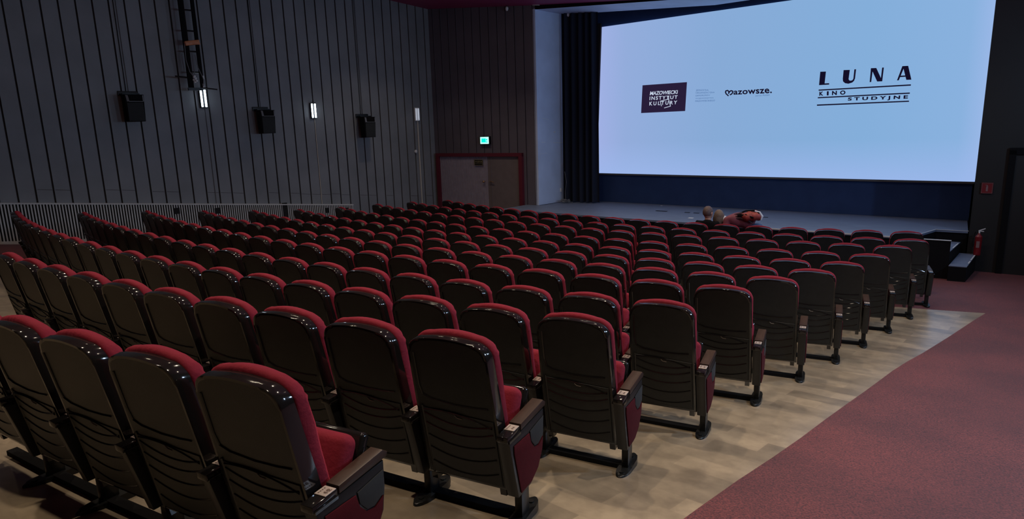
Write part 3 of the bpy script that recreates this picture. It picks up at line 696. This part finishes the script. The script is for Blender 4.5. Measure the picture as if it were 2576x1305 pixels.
def make_speaker(px, py_top, py_bot, label, cond_px):
    u, z1 = LW.hit(px, py_top, 0.30); _, z0 = LW.hit(px, py_bot, 0.30)
    H_ = 0.56
    t = thing('wall_speaker', label, 'speaker', LW.P(u, z1 - H_, 0.0), LW.a, 'black wall speakers on the left wall')
    mb = MB(); a = rad(14)
    R3 = Matrix.Rotation(rad(-8), 3, 'X') @ Matrix.Rotation(0, 3, 'Z')
    # cabinet: tilted box narrower at the bottom
    pts = [(-0.17, 0, 0), (0.17, 0, 0), (0.19, 0, 0.56), (-0.19, 0, 0.56)]
    mb.prism([(x, -0.16 - 0.02*z, z) for x, _, z in pts], (0, -0.22, 0), bev=0.008)
    mb.build('cabinet', M_black, t)
    mb = MB(); mb.box((0, -0.395, 0.22), (0.31, 0.016, 0.34)); mb.box((0, -0.392, 0.035), (0.31, 0.014, 0.05)); mb.build('speaker_grille', mat('speaker_cloth', (0.012, 0.014, 0.014), rough=0.8), t)
    mb = MB(); mb.prism([(-0.15, -0.385, 0.41), (-0.11, -0.402, 0.42), (-0.13, -0.402, 0.54), (-0.17, -0.385, 0.55)], (0.005, -0.006, 0)); mb.box((0.165, -0.398, 0.48), (0.018, 0.012, 0.13)); mb.box((0.02, -0.398, 0.415), (0.27, 0.01, 0.012)); mb.build('horn_edge', M_cable, t, smooth=False)
    mb = MB(); mb.box((0, -0.10, 0.58), (0.34, 0.22, 0.03), bev=0.004); mb.box((0, -0.02, 0.60), (0.40, 0.03, 0.10), bev=0.004); mb.box((0, -0.10, 0.30), (0.08, 0.16, 0.3)); mb.build('bracket', M_steel, t)
    for dx in (-0.03, 0.02):
        P = LW.P(u + dx, 0); zz = ceil_z(P.x, P.y)
        c = MB(); c.cyl((0, 0, 0.6), (0, 0, zz - z1 + H_), 0.008, n=8)
        o = c.build('conduit', M_cable if dx > 0 else M_steel, t, loc=(dx, -0.015, 0))
    return t
make_speaker(333, 238, 310, 'large black wall speaker nearest the left edge of the view', 0)
make_speaker(668, 277, 343, 'black wall speaker between the two lit wall lamps', 0)
make_speaker(925, 294, 353, 'black wall speaker between the second and third wall lamps', 0)

def make_lamp(px0, y0, px1, y1, label, on, cw, cm):
    u, z1 = LW.hit((px0+px1)/2, y0, 0.05); _, z0 = LW.hit((px0+px1)/2, y1, 0.05); H_ = z1 - z0
    t = thing('wall_lamp', label, 'lamp', LW.P(u, z0, 0.0), LW.a, 'fluorescent wall lamps on the left wall')
    mb = MB(); mb.box((0, -0.03, H_/2), (0.16, 0.05, H_+0.03), bev=0.006); mb.build('lamp_body', M_white if on < 0.9 else M_steel, t)
    mb = MB()
    for x in (-0.035, 0.035): mb.cyl((x*1.25, -0.07, 0.01), (x*1.25, -0.07, H_-0.01), 0.021, n=10)
    mb.build('lamp_tubes', M_tubeon if on >= 0.9 else mat('dim_tube', (0.6, 0.62, 0.66), emit=(0.5, 0.55, 0.65), estr=on), t)
    f = floor_z(*LW.P(u, 0).xy)
    zb = gz(u) if u < uG1 else f
    mb = MB(); mb.cyl((0.03, -0.012, zb - z0), (0.03, -0.012, 0), cw, n=8); mb.build('conduit', cm, t)
    return t
make_lamp(500, 225, 517, 270, 'lit white twin tube wall lamp below the black ladder truss', 1.0, 0.010, M_cable)
make_lamp(781, 260, 793, 297, 'lit white wall lamp alone between two speakers on the left wall', 1.0, 0.010, M_cablew)
make_lamp(1042, 272, 1055, 303, 'dim white wall lamp above the pale cable near the door', 0.55, 0.016, M_cablew)
# fill lamps added on the unseen right hand wall to brighten the left wall
for i, ly in enumerate((5.2, 8.6, 12.2)):
    lx = x_right(ly) - 0.02
    t = thing('wall_lamp', 'added cool white fill lamp with twin tubes on the unseen aisle wall', 'lamp', (lx, ly, 0.3), rad(-81+0.6), 'added fill lamps on the aisle wall')
    mb = MB(); mb.box((0, -0.03, 0.22), (0.18, 0.05, 0.47), bev=0.006); mb.build('lamp_body', M_steel, t)
    mb = MB()
    for x in (-0.035, 0.035): mb.cyl((x, -0.07, 0.01), (x, -0.07, 0.43), 0.024, n=10)
    mb.build('lamp_tubes', M_tubeon, t)
    ar_ = bpy.data.lights.new('tube_fill_light', 'AREA'); ar_.shape = 'RECTANGLE'; ar_.size = 0.16; ar_.size_y = 0.42; ar_.energy = FILL_LAMP_W; ar_.color = COOL
    lo = bpy.data.objects.new('tube_fill_light', ar_); COL.objects.link(lo); lo.parent = t; lo.location = (0, -0.105, 0.22); lo.rotation_euler = (rad(-90), 0, 0)
t = wall_thing('motion_sensor', 'small white round sensor on the wall left of the exit door', 'sensor', LW, 1045, 381, 0.0)
mb = MB(); mb.cyl((0, 0, 0), (0, -0.03, 0), 0.045); mb.ball((0, -0.03, 0), (0.04, 0.03, 0.055)); mb.build('sensor_dome', M_white, t)

# lighting ladder hanging down the left wall
u0, zb = LW.hit(492, 222, 0.35)
ld = thing('lighting_ladder', 'black metal lighting ladder hanging down the left wall above a lit lamp', 'ladder', LW.P(u0, zb, 0.35), LW.a)
topz = ceil_z(*LW.P(u0, 0, 0.35).xy) - zb
mb = MB(); mb.box((-0.10, 0, topz/2), (0.09, 0.06, topz)); mb.box((0.155, 0, topz/2), (0.07, 0.05, topz)); mb.build('rails', M_black, ld)
for zz in (0.35, 0.80, 1.24, 1.68, 2.12, 2.56):
    mb = MB(); mb.cyl((-0.09, 0, zz), (0.16, 0, zz), 0.018, n=8); mb.build('rung', M_steel, ld)
mb = MB(); mb.box((-0.02, -0.02, -0.02), (0.30, 0.05, 0.06)); mb.tube([(-0.40, 0, 0.25), (-0.05, 0, 0.22)], 0.018); mb.tube([(0.1, -0.02, 0.02), (0.46, -0.05, -0.02)], 0.014); mb.build('cross_bar', M_steel, ld)
mb = MB(); mb.box((0.02, -0.05, 0.98), (0.32, 0.10, 0.10), rot=Matrix.Rotation(rad(-10), 3, 'Y'), bev=0.02); mb.box((0.10, -0.10, 0.96), (0.16, 0.02, 0.03), bev=0.004); mb.build('clamp', M_orange, ld)
mb = MB(); mb.tube([(-0.14, -0.05, 0.95), (-0.15, -0.05, 0.6), (-0.10, -0.05, 0.35), (-0.03, -0.05, 0.25)], 0.009, 6); mb.tube([(0.0, -0.05, 0.75), (0.0, -0.05, 0.3)], 0.009, 6); mb.tube([(0.06, -0.05, 0.72), (0.09, -0.05, 0.45), (0.18, -0.05, 0.2), (0.16, -0.05, 0.05)], 0.009, 6)
mb.build('cables', M_cable, ld)
mb = MB()
for i in range(7): mb.ball((-0.01 + 0.025*math.sin(i*2.1), -0.06 + 0.02*math.cos(i*3), 0.20 + 0.02*i - 0.06), (0.03, 0.03, 0.025), 8, 6)
mb.build('cable_knot', M_white, ld)
mb = MB(); mb.cyl((0.17, -0.03, 0.02), (0.17, -0.03, 0.10), 0.018); mb.cyl((0.19, -0.03, 0.20), (0.19, -0.03, 0.28), 0.015); mb.build('white_connectors', M_white, ld)

# small ceiling fittings near the proscenium
def ceil_fit(px, py, name, label, pl, off):
    u, z = pl.hit(px, py, off); P = pl.P(u, z, off)
    t = thing(name, label, 'spotlight', P, pl.a)
    mb = MB(); mb.ball((0, 0, 0), (0.045, 0.045, 0.06), 12, 8); mb.build('lamp_head', M_white, t)
    mb = MB(); mb.cyl((0, 0, 0.04), (0, 0, max(0.08, ceil_z(P.x, P.y) - P.z)), 0.012); mb.build('stem', M_steel, t)
    return t
ceil_fit(1275, 22, 'ceiling_spotlight', 'small white ceiling spotlight above the exit door wall', FL, 0.10)
ceil_fit(1429, 37, 'corner_spotlight', 'small white spotlight in the top corner of the pale reveal', FR, -1.05)
t = wall_thing('ceiling_lamp', 'short pale strip lamp under the ceiling left of the proscenium', 'lamp', FR, 1352, 12, 0.05)
mb = MB(); mb.box((-0.05, 0, 0), (0.22, 0.03, 0.02), rot=Matrix.Rotation(rad(8), 3, 'Y'), bev=0.003); mb.build('lamp_strip', M_white, t)
mb = MB(); mb.box((-0.05, 0.02, 0.06), (0.02, 0.02, 0.12)); mb.build('bracket', M_steel, t)

# house downlights (set in the ceiling above and behind the viewer)
proto_dl = None
for i, (lx, ly, pw) in enumerate(LAMPS):
    zc_ = ceil_z(lx, ly)
    if proto_dl is None:
        t = thing('ceiling_downlight', 'round warm white downlight recessed in the dark red ceiling over the seats', 'downlight', (lx, ly, zc_), 0, 'downlights in the ceiling')
        for dx in (-0.16, 0.16):
            mb = MB(); mb.cyl((dx, 0, -0.05), (dx, 0, -0.002), 0.075, 0.085, 20, cap=False); mb.cyl((dx, 0, -0.05), (dx, 0, -0.045), 0.085, 0.085, 20); rim = mb.build('rim', M_steel, t)
            mb = MB(); mb.cyl((dx, 0, -0.056), (dx, 0, -0.051), 0.045, 0.045, 16); mb.build('lens', M_lens_on, rim)
        proto_dl = t
    else:
        t = copy_tree(proto_dl); t.location = (lx, ly, zc_)
    ld_ = bpy.data.lights.new('downlight_lamp', 'SPOT'); ld_.energy = pw*6.3; ld_.color = WARM; ld_.spot_size = rad(112); ld_.spot_blend = 0.8; ld_.shadow_soft_size = 0.06
    lo = bpy.data.objects.new('downlight_lamp', ld_); COL.objects.link(lo); lo.parent = t; lo.location = (0, 0, -0.09)

# ------------------------------------------------------------------ the cinema seat
TH = 62
def lean(z): return 0.19*(1.0 - z)
def outline(inset=0.0, top=0.985, bot=0.178, wt=0.222, wb=0.238, cr=0.085, arch=0.012):
    pts = [(-wb+inset, bot+inset), (wb-inset, bot+inset)]
    zt_ = top - inset; w_ = wt - inset
    for k in range(5): pts.append((wb-inset + (w_-wb+inset)*(k+1)/5, bot + (zt_-arch-cr-bot)*(k+1)/5))
    for k in range(1, 8):
        a = k/8*PI/2; pts.append((w_-cr + cr*math.cos(a), zt_-arch-cr + cr*math.sin(a)))
    for k in range(0, 9):
        x = (w_-cr)*(1-2*k/8); pts.append((x, zt_ - arch*(x/(w_-cr))**2))
    for k in range(1, 8):
        a = PI/2 + k/8*PI/2; pts.append((-(w_-cr) + cr*math.cos(a), zt_-arch-cr + cr*math.sin(a)))
    for k in range(4, 0, -1): pts.append((-(wb-inset + (w_-wb+inset)*(k+1)/5), bot + (zt_-arch-cr-bot)*(k+1)/5))
    return pts
def shear(mb):
    for v in mb.b.verts: v.co.y += lean(v.co.z)
def make_seat(end=False):
    t = thing('cinema_chair', 'x', 'chair', (0, 0, 0))
    # shell
    mb = MB(); mb.mi = 1
    ol = outline(top=0.992)
    A = [mb.b.verts.new((x, 0.0, z)) for x, z in ol]; B = [mb.b.verts.new((x*0.99, 0.078, z-0.003*(z > 0.8))) for x, z in ol]
    n = len(ol)
    C = []
    for x, z in ol:
        k_ = 0.0035 if z > 0.25 else 0.0; d_ = Vector((x, 0, (z-0.55)*(1.0 if z > 0.85 else 0.0)))
        d_ = d_.normalized() if d_.length > 1e-6 else Vector((0, 0, 0)); C.append(mb.b.verts.new((x*0.998 + d_.x*k_, 0.038, z + d_.z*k_*1.3)))
    fb = mb.b.faces.new(A); ff = mb.b.faces.new(B[::-1])
    sides = [mb.b.faces.new((A[i], C[i], C[(i+1) % n], A[(i+1) % n])) for i in range(n)] + [mb.b.faces.new((C[i], B[i], B[(i+1) % n], C[(i+1) % n])) for i in range(n)]
    for f in [fb, ff] + sides: f.material_index = 1
    q = bmesh.ops.bevel(mb.b, geom=list(fb.edges), offset=0.007, segments=2, affect='EDGES', profile=0.5)
    for f in q['faces']: f.material_index = 1
    fb = max(mb.b.faces, key=lambda f: f.calc_area() if f.calc_center_median().y < 0.001 else 0)
    r = bmesh.ops.inset_individual(mb.b, faces=[fb], thickness=0.012, depth=0.0)
    fb.material_index = 0
    # raised lower plate and pressed arcs
    mb.mi = 0
    plate = [(-0.193, 0.59), (-0.193, 0.20), (0.215, 0.20), (0.212, 0.575)]
    mb.prism([(x, -0.001, z) for x, z in plate], (0, -0.004, 0), bev=0.002, seg=1)
    def arc(za, zm_, x0=-0.185, x1=0.20, zb3=None, r_=0.0045):
        pts = []
        for k in range(13):
            u = k/12; z = za*(1-u) + (zb3 if zb3 is not None else za)*u + (zm_ - za)*4*u*(1-u)
            pts.append((x0 + (x1-x0)*u, -0.005, z))
        mb.tube(pts, r_, 5)
    mb.mi = 1
    arc(0.578, 0.602, zb3=0.535); arc(0.560, 0.522, zb3=0.545); arc(0.50, 0.460); arc(0.43, 0.390); arc(0.355, 0.313); arc(0.27, 0.228)
    up = [(-0.190, -0.001, 0.90), (-0.192, -0.001, 0.72), (-0.180, -0.001, 0.665), (-0.13, -0.001, 0.645), (0.0, -0.001, 0.632), (0.12, -0.001, 0.635), (0.19, -0.001, 0.642)]
    mb.tube(up, 0.0048, 5)
    mb.tube([(-0.195, -0.003, 0.60), (-0.196, -0.003, 0.19)], 0.006, 5)
    mb.mi = 1
    mb.box((0.205, 0.03, 0.165), (0.035, 0.05, 0.05)); mb.box((-0.205, 0.03, 0.165), (0.035, 0.05, 0.05))
    shear(mb)
    sh = mb.build('back_shell', [M_shell, M_gloss], t, ang=32)
    mb = MB(); mb.tube([(-0.005, -0.0065, 0.575), (0.008, -0.0065, 0.562), (0.035, -0.0065, 0.560)], 0.0028, 5); shear(mb)
    mb.build('emblem', M_logo, sh)
    # back cushion
    mb = MB()
    ol = outline(top=1.010, bot=0.33, wt=0.226, wb=0.226, cr=0.095, arch=0.016)
    lay = [(0.066, 0.975, -0.012), (0.076, 1.0, 0.0), (0.098, 1.006, 0.002), (0.122, 0.985, -0.004), (0.142, 0.92, -0.028), (0.152, 0.80, -0.07)]
    rings = []
    for (y, sc, dz) in lay:
        cz = 0.66
        rings.append([mb.b.verts.new((x*sc, y + (0.0035*math.sin(z*190 + x*70)*min(1, max(0, (abs(x)-0.12)/0.06))*min(1, max(0, (z-0.62)/0.15)) if y > 0.09 else 0), cz + (z-cz)*(1 + dz/0.34))) for x, z in ol])
    for Ra, Rb in zip(rings, rings[1:]):
        for i in range(n if False else len(ol)):
            mb.b.faces.new((Ra[i], Rb[i], Rb[(i+1) % len(ol)], Ra[(i+1) % len(ol)]))
    mb.b.faces.new(rings[0]); mb.b.faces.new(rings[-1][::-1])
    shear(mb)
    mb.build('back_cushion', M_velvet, t, ang=60)
    # folded seat: depth axis runs up and forward
    H0 = Vector((0, 0.235, 0.27))
    def seatpart(name, m, w_, d0, d1, t0, t1, bev, seg, rr=True):
        mb = MB(); mb.box((0, (d0+d1)/2, (t0+t1)/2), (w_, d1-d0, t1-t0), bev=bev, seg=seg)
        o = mb.build(name, m, t, ang=60); o.location = H0; o.rotation_euler = (rad(TH), 0, 0); return o
    mb = MB(); w_ = 0.44
    mb.box((0, 0.205, 0.03), (w_, 0.37, 0.10), bev=0.045, seg=5)
    for v in mb.b.verts:
        if v.co.y > 0.2: v.co.z += 0.015*(v.co.y-0.2)/0.2
    o = mb.build('seat_cushion', M_velvet, t, ang=80); o.location = H0; o.rotation_euler = (rad(TH), 0, 0)
    mb = MB(); mb.box((0, 0.21, -0.045), (0.435, 0.39, 0.055), bev=0.022, seg=3); o2 = mb.build('seat_pan', M_gloss, t, ang=60); o2.location = H0; o2.rotation_euler = (rad(TH), 0, 0)
    # stand, armrest and leg on the right hand side
    def stand(x, which):
        mb = MB()
        pr_ = [(0.045, 0.505), (0.130, 0.172), (0.27, 0.172), (0.36, 0.215), (0.42, 0.30), (0.435, 0.40), (0.440, 0.515)]
        hw = 0.032 if which == 'end' else 0.024
        mb.prism([(x-hw, y, z) for y, z in pr_], (2*hw, 0, 0), bev=0.005)
        sd = mb.build('side_panel', M_steel, t)
        if which == 'end':
            m1 = MB(); m1.prism([(x+0.0325, y, z) for y, z in ((0.085, 0.43), (0.150, 0.190), (0.27, 0.190), (0.35, 0.228), (0.405, 0.305), (0.418, 0.37), (0.36, 0.345), (0.31, 0.355), (0.27, 0.40), (0.255, 0.46), (0.085, 0.47))], (0.006, 0, 0), bev=0.002)
            m1.build('fabric_inset', M_inset, sd)
            m1 = MB(); m1.prism([(x+0.0325, y, z) for y, z in ((0.265, 0.465), (0.275, 0.41), (0.315, 0.365), (0.36, 0.355), (0.42, 0.38), (0.428, 0.48))], (0.005, 0, 0), bev=0.002)
            m1.build('grey_inset', M_lens, sd)
        mb = MB(); mb.box((x, 0.225, 0.13), (0.042, 0.085, 0.24), bev=0.004)
        lg = mb.build('leg', M_steel, t)
        mb = MB(); pts = []
        for k in range(24):
            a = 2*PI*k/24; pts.append((x + 0.042*math.cos(a), 0.225 + 0.115*math.sin(a) + (0.05 if math.sin(a) > 0 else -0.05), -0.02))
        mb.prism(pts, (0, 0, 0.05), bev=0.012, seg=3)
        mb.cyl((x, 0.12, 0.028), (x, 0.12, 0.036), 0.016, n=10); mb.cyl((x, 0.33, 0.028), (x, 0.33, 0.036), 0.016, n=10)
        mb.build('foot', M_steel, lg)
        mb = MB(); mb.box((x, 0.10, 0.520), (0.060, 0.135, 0.032), bev=0.005); mb.box((x+0.033, 0.10, 0.507), (0.008, 0.12, 0.012)); mb.box((x-0.033, 0.10, 0.507), (0.008, 0.12, 0.012))
        ar = mb.build('armrest_base', M_gloss, t)
        mb = MB(); pw_ = 0.033 if which == 'end' else 0.028
        mb.prism([(x-pw_, 0.172, 0.512), (x-pw_, 0.462, 0.522), (x-pw_, 0.470, 0.540), (x-pw_, 0.440, 0.562), (x-pw_, 0.172, 0.546)], (2*pw_, 0, 0), bev=0.005)
        mb.build('armrest_pad', M_wood, t)
        mb = MB(); mb.box((x, 0.133, 0.538), (0.054, 0.060, 0.004), bev=0.001, seg=1)
        mb.mi = 1
        for k in range(4): mb.box((x-0.014, 0.113+0.011*k, 0.5405), (0.006, 0.006, 0.0006))
        for k in range(2 if end else 3): mb.box((x+0.010, 0.122+0.014*k, 0.5405), (0.010, 0.008, 0.0006))
        return mb.build('number_plate', [M_plate, M_ink], ar)
    t['_p'] = 0
    pl_ = stand(0.279 if end else 0.275, 'end' if end else 'mid')
    del t['_p']
    return t
proto_end = make_seat(True); proto_mid = make_seat(False)
ORD = ['first', 'second', 'third', 'fourth', 'fifth', 'sixth', 'seventh', 'eighth', 'ninth', 'tenth', 'eleventh', 'twelfth', 'thirteenth', 'fourteenth', 'fifteenth', 'sixteenth', 'seventeenth', 'eighteenth', 'nineteenth', 'twentieth', 'twenty-first']
used = {'end': False, 'mid': False}
SEATS = {}
for i in range(12):
    pts = row_points(i, NSEAT[i])
    for k, (x, y, a) in enumerate(pts):
        # leave out seats that stand wholly outside the frame
        q = Vector((x, y, ROWS[i][2])); dz = F_.dot(q)
        if dz < 0.3: continue
        u_ = CX + F_PX*R_.dot(q)/dz
        if u_ < -130: continue
        key = 'end' if k == 0 else 'mid'; src = proto_end if k == 0 else proto_mid
        if not used[key]: o = src; used[key] = True
        else: o = copy_tree(src)
        o.location = (x, y, ROWS[i][2] - HS); o.rotation_euler = (0, 0, a)
        if k == 0: o['label'] = 'aisle chair with exposed red side panel ending the %s row from the stage' % ORD[11-i]
        else: o['label'] = 'red velvet chair with black shell, %s from the wide aisle, %s row from stage' % (ORD[k], ORD[11-i])
        o['group'] = 'cinema chairs in rows'
        SEATS[(i, k)] = o
# the plate text that can be read, on the nearest aisle seat
s0_ = SEATS[(0, 0)]
pl0 = [c for c in s0_.children if c.name.startswith('armrest_base')][0].children[0]
text_on_quad('seat_number', '12', [(0.281, 0.122, 0.5412), (0.281, 0.150, 0.5412), (0.299, 0.150, 0.5412), (0.299, 0.122, 0.5412)], M_ink, pl0, 0.02)
# unfold the seat the man sits on
for c in SEATS[(11, 6)].children:
    if c.name.startswith('seat_'): c.rotation_euler = (rad(4), 0, 0); c.location = (0, 0.16, 0.36)

# low floor rails tying the legs of each row together
for i in range(12):
    pts = [p for k, p in enumerate(row_points(i, NSEAT[i]))]
    line = []
    for (x, y, a) in pts:
        X = x + 0.275*math.cos(a) - 0.225*math.sin(a); Y = y + 0.275*math.sin(a) + 0.225*math.cos(a)
        if not line: X += 0.0
        line.append((X, Y))
    x, y, a = pts[-1]; line.append((x - 0.275*math.cos(a) - 0.225*math.sin(a), y - 0.275*math.sin(a) + 0.225*math.cos(a)))
    mb = MB(); zz = ROWS[i][2] - HS
    for (x0, y0), (x1, y1) in zip(line, line[1:]):
        d = Vector((x1-x0, y1-y0, 0)).normalized(); n_ = Vector((-d.y, d.x, 0))*0.028
        p0_, p1_ = Vector((x0, y0, zz-0.02)), Vector((x1, y1, zz-0.02))
        mb.prism([p0_-n_, p1_-n_, p1_+n_, p0_+n_], (0, 0, 0.052))
    o = mb.build('floor_rail', M_black, smooth=False)
    tag(o, 'low black floor rail under the %s row of chairs from the stage' % ORD[11-i], 'rail', 'floor rails under the seat rows')

# ------------------------------------------------------------------ people
zf = -2.757
sx, sy, sa = row_points(11, 20)[6]
man = thing('person', 'person in a black coat with short grey hair seated in the front row', 'person', (-3.62, 11.42, zf), 0)
# local frame: seated, facing the stage (+y)
V = [(0, 0.02, 0.50, 0.16, 0.12), (0, 0.03, 0.70, 0.15, 0.11), (0, 0.05, 0.90, 0.17, 0.11), (0, 0.05, 0.98, 0.12, 0.09), (0, 0.06, 1.05, 0.062),
     (0.17, 0.05, 0.965, 0.075), (0.24, 0.08, 0.78, 0.055), (0.20, 0.30, 0.66, 0.042), (0.17, 0.40, 0.66, 0.03),
     (-0.17, 0.05, 0.965, 0.075), (-0.24, 0.08, 0.78, 0.055), (-0.20, 0.30, 0.66, 0.042), (-0.17, 0.40, 0.66, 0.03)]
E_ = [(0, 1), (1, 2), (2, 3), (3, 4), (2, 5), (5, 6), (6, 7), (7, 8), (2, 9), (9, 10), (10, 11), (11, 12)]
coat = skinned('coat', V, E_, M_coat, man)
V = [(0, 0.05, 0.50, 0.13), (0.10, 0.12, 0.50, 0.09), (0.12, 0.46, 0.50, 0.07), (0.12, 0.48, 0.10, 0.045), (-0.10, 0.12, 0.50, 0.09), (-0.12, 0.46, 0.50, 0.07), (-0.12, 0.48, 0.10, 0.045)]
skinned('trousers', V, [(0, 1), (1, 2), (2, 3), (0, 4), (4, 5), (5, 6)], M_coat, man)
for sx_ in (-0.12, 0.12):
    mb = MB(); mb.ball((sx_, 0.53, 0.05), (0.05, 0.13, 0.05)); mb.build('shoe', M_shoe, man)
def head(parent, c, rx, rz, hairmat, long_hair):
    """skull with nose, ears, eyes and mouth; hair as a fitted cap"""
    hd = bpy.data.objects.new('head', None)
    mb = MB()
    mb.ball((0, 0, 0), (0.078, 0.095, 0.112), 24, 16)
    mb.ball((0, 0.05, -0.06), (0.052, 0.05, 0.05), 16, 10)                      # jaw
    mb.cyl((0, -0.01, -0.20), (0, 0.0, -0.06), 0.052, 0.055, 16)                # neck
    mb.prism([(-0.014, 0.088, -0.02), (0.014, 0.088, -0.02), (0.004, 0.09, 0.025), (-0.004, 0.09, 0.025)], (0, 0.022, -0.004), bev=0.003)
    for s in (-1, 1):
        mb.ball((s*0.079, -0.008, -0.005), (0.012, 0.022, 0.032), 10, 8)
    o = mb.build('head', M_skin, parent, ang=80); o.location = c; o.rotation_euler = (rx, 0, rz)
    mb = MB()
    for s in (-1, 1): mb.ball((s*0.03, 0.085, 0.012), (0.012, 0.008, 0.007), 8, 6)
    mb.build('eyes', M_white, o)
    mb = MB(); mb.box((0, 0.094, -0.052), (0.04, 0.008, 0.008), bev=0.003); mb.build('mouth', M_jack, o)
    mb = MB(); mb.ball((0, -0.012, 0.014), (0.086, 0.100, 0.110), 28, 20)
    for v in mb.b.verts:
        if v.co.y > 0.045 and v.co.z < 0.075: v.co.y = 0.045 + (v.co.y-0.045)*0.3
        if not long_hair and v.co.z < -0.045: v.co.z = -0.045 - (abs(v.co.z)-0.045)*0.25
        v.co += v.co.normalized()*0.003*math.sin(v.co.x*140)*math.cos(v.co.z*110)
    if long_hair:
        for k in range(16):
            a = PI + PI*(k+0.5)/16 ; x, y = 0.080*math.cos(a), 0.080*math.sin(a)
            mb.tube([(x*0.9, y*0.9-0.01, 0.03), (x*1.08, y*1.08-0.012, -0.05), (x*1.0, y*1.0-0.01, -0.13), (x*0.75, y*0.8, -0.19 - 0.01*(k % 3))], [0.022, 0.024, 0.021, 0.008], 6)
    mb.build('hair', hairmat, o, ang=80)
    return o
head(man, (0.0, 0.085, 1.165), 0, rad(-18), M_hairg, False)
def hand(parent, c, rot, flip=1):
    mb = MB(); mb.box((0, 0.045, 0), (0.08, 0.09, 0.028), bev=0.012, seg=3)
    for k, L in enumerate((0.07, 0.08, 0.075, 0.06)):
        x = -0.03 + 0.02*k; mb.tube([(x, 0.085, 0), (x, 0.085+L*0.5, -0.006), (x, 0.085+L*0.8, -0.025), (x, 0.085+L*0.9, -0.04)], [0.0095, 0.009, 0.0085, 0.006], 8)
    mb.tube([(flip*0.035, 0.02, 0), (flip*0.06, 0.05, -0.01), (flip*0.062, 0.08, -0.02)], [0.012, 0.010, 0.008], 8)
    o = mb.build('hand', M_skin, parent, ang=80); o.location = c; o.rotation_euler = rot; return o
hand(man, (0.165, 0.42, 0.66), (rad(-15), 0, 0), -1); hand(man, (-0.165, 0.42, 0.66), (rad(-15), 0, 0), 1)

# the second person: standing in front of the first row, bent over sideways towards the man, jacket and red bag on the hip
wo = thing('person', 'person in a maroon jacket with light brown hair bending over towards the seated man', 'person', (-2.90, 11.80, zf), 0)
V = [(0.02, 0, 0.93, 0.15, 0.15), (-0.10, 0, 1.02, 0.16, 0.16), (-0.26, -0.02, 1.03, 0.17, 0.155), (-0.40, -0.04, 1.00, 0.15, 0.13), (-0.50, -0.05, 0.98, 0.06),
     (-0.42, -0.17, 1.01, 0.07), (-0.44, -0.20, 0.80, 0.052), (-0.58, -0.16, 0.66, 0.04),
     (-0.42, 0.11, 1.01, 0.07), (-0.46, 0.14, 0.80, 0.052), (-0.62, 0.12, 0.68, 0.04)]
E_ = [(0, 1), (1, 2), (2, 3), (3, 4), (3, 5), (5, 6), (6, 7), (3, 8), (8, 9), (9, 10)]
skinned('jacket', V, E_, M_jack, wo)
V = [(0.03, 0, 0.97, 0.125), (0.05, -0.10, 0.88, 0.095), (0.05, -0.11, 0.50, 0.065), (0.06, -0.11, 0.09, 0.045), (0.05, 0.10, 0.88, 0.095), (0.05, 0.11, 0.50, 0.065), (0.06, 0.11, 0.09, 0.045)]
skinned('jeans', V, [(0, 1), (1, 2), (2, 3), (0, 4), (4, 5), (5, 6)], M_jean, wo)
for y_ in (-0.11, 0.11):
    mb = MB(); mb.ball((0.0, y_, 0.05), (0.13, 0.05, 0.05)); mb.build('shoe', M_shoe, wo)
h2 = head(wo, (-0.585, -0.10, 1.085), rad(0), rad(25), M_hairl, True)
mb = MB(); mb.ball((-0.50, -0.08, 1.02), (0.07, 0.09, 0.075), 16, 10); mb.ball((-0.50, -0.10, 0.955), (0.075, 0.05, 0.06), 16, 10); mb.build('pale_scarf', M_cuff, wo)
mb = MB()
for k, (z0_, y0_) in enumerate(((0.10, -0.14), (0.06, -0.17), (0.02, -0.18))):
    mb.tube([(-0.30, y0_+0.02, 1.04+z0_*0.9), (-0.18, y0_, 1.06+z0_), (-0.05, y0_+0.01, 1.03+z0_*0.8), (0.04, y0_+0.03, 0.97+z0_*0.6)], [0.012, 0.022, 0.022, 0.010], 6)
mb.build('jacket_fold', mat('dark_jacket_fold', (0.05, 0.02, 0.03), rough=0.8), wo)
hand(wo, (-0.58, -0.16, 0.66), (rad(-10), 0, rad(80)), 1); hand(wo, (-0.62, 0.12, 0.68), (rad(-10), 0, rad(80)), -1)
bg = thing('shoulder_bag', 'red patterned bag lying on the back of the bending person', 'bag', (-2.86, 11.70, zf + 1.12), 0)
mb = MB(); mb.ball((0.0, 0, 0), (0.14, 0.12, 0.095), 20, 14); mb.ball((-0.09, -0.05, -0.01), (0.12, 0.10, 0.085), 16, 10)
for v in mb.b.verts: v.co.z += 0.012*math.sin(v.co.x*45 + v.co.y*30)
mb.build('bag_body', M_bag, bg, ang=80)
mb = MB(); mb.tube([(-0.26, 0.0, 0.03), (-0.14, -0.02, 0.085), (0.0, -0.04, 0.10), (0.1, -0.06, 0.06)], 0.014); mb.tube([(-0.26, -0.10, 0.0), (-0.12, -0.12, 0.03), (0.02, -0.13, -0.02)], 0.014); mb.build('strap', M_coat, bg)
mb = MB(); mb.tube([(0.02, -0.06, 0.095), (0.10, -0.04, 0.07), (0.145, -0.03, 0.0), (0.13, -0.04, -0.06)], [0.012, 0.02, 0.022, 0.012], 8); mb.build('white_rim', M_cuff, bg)

# ------------------------------------------------------------------ put everything on the real ground height
for o in list(S.objects):
    if o.parent is None and o is not cam: o.location.z += ZO
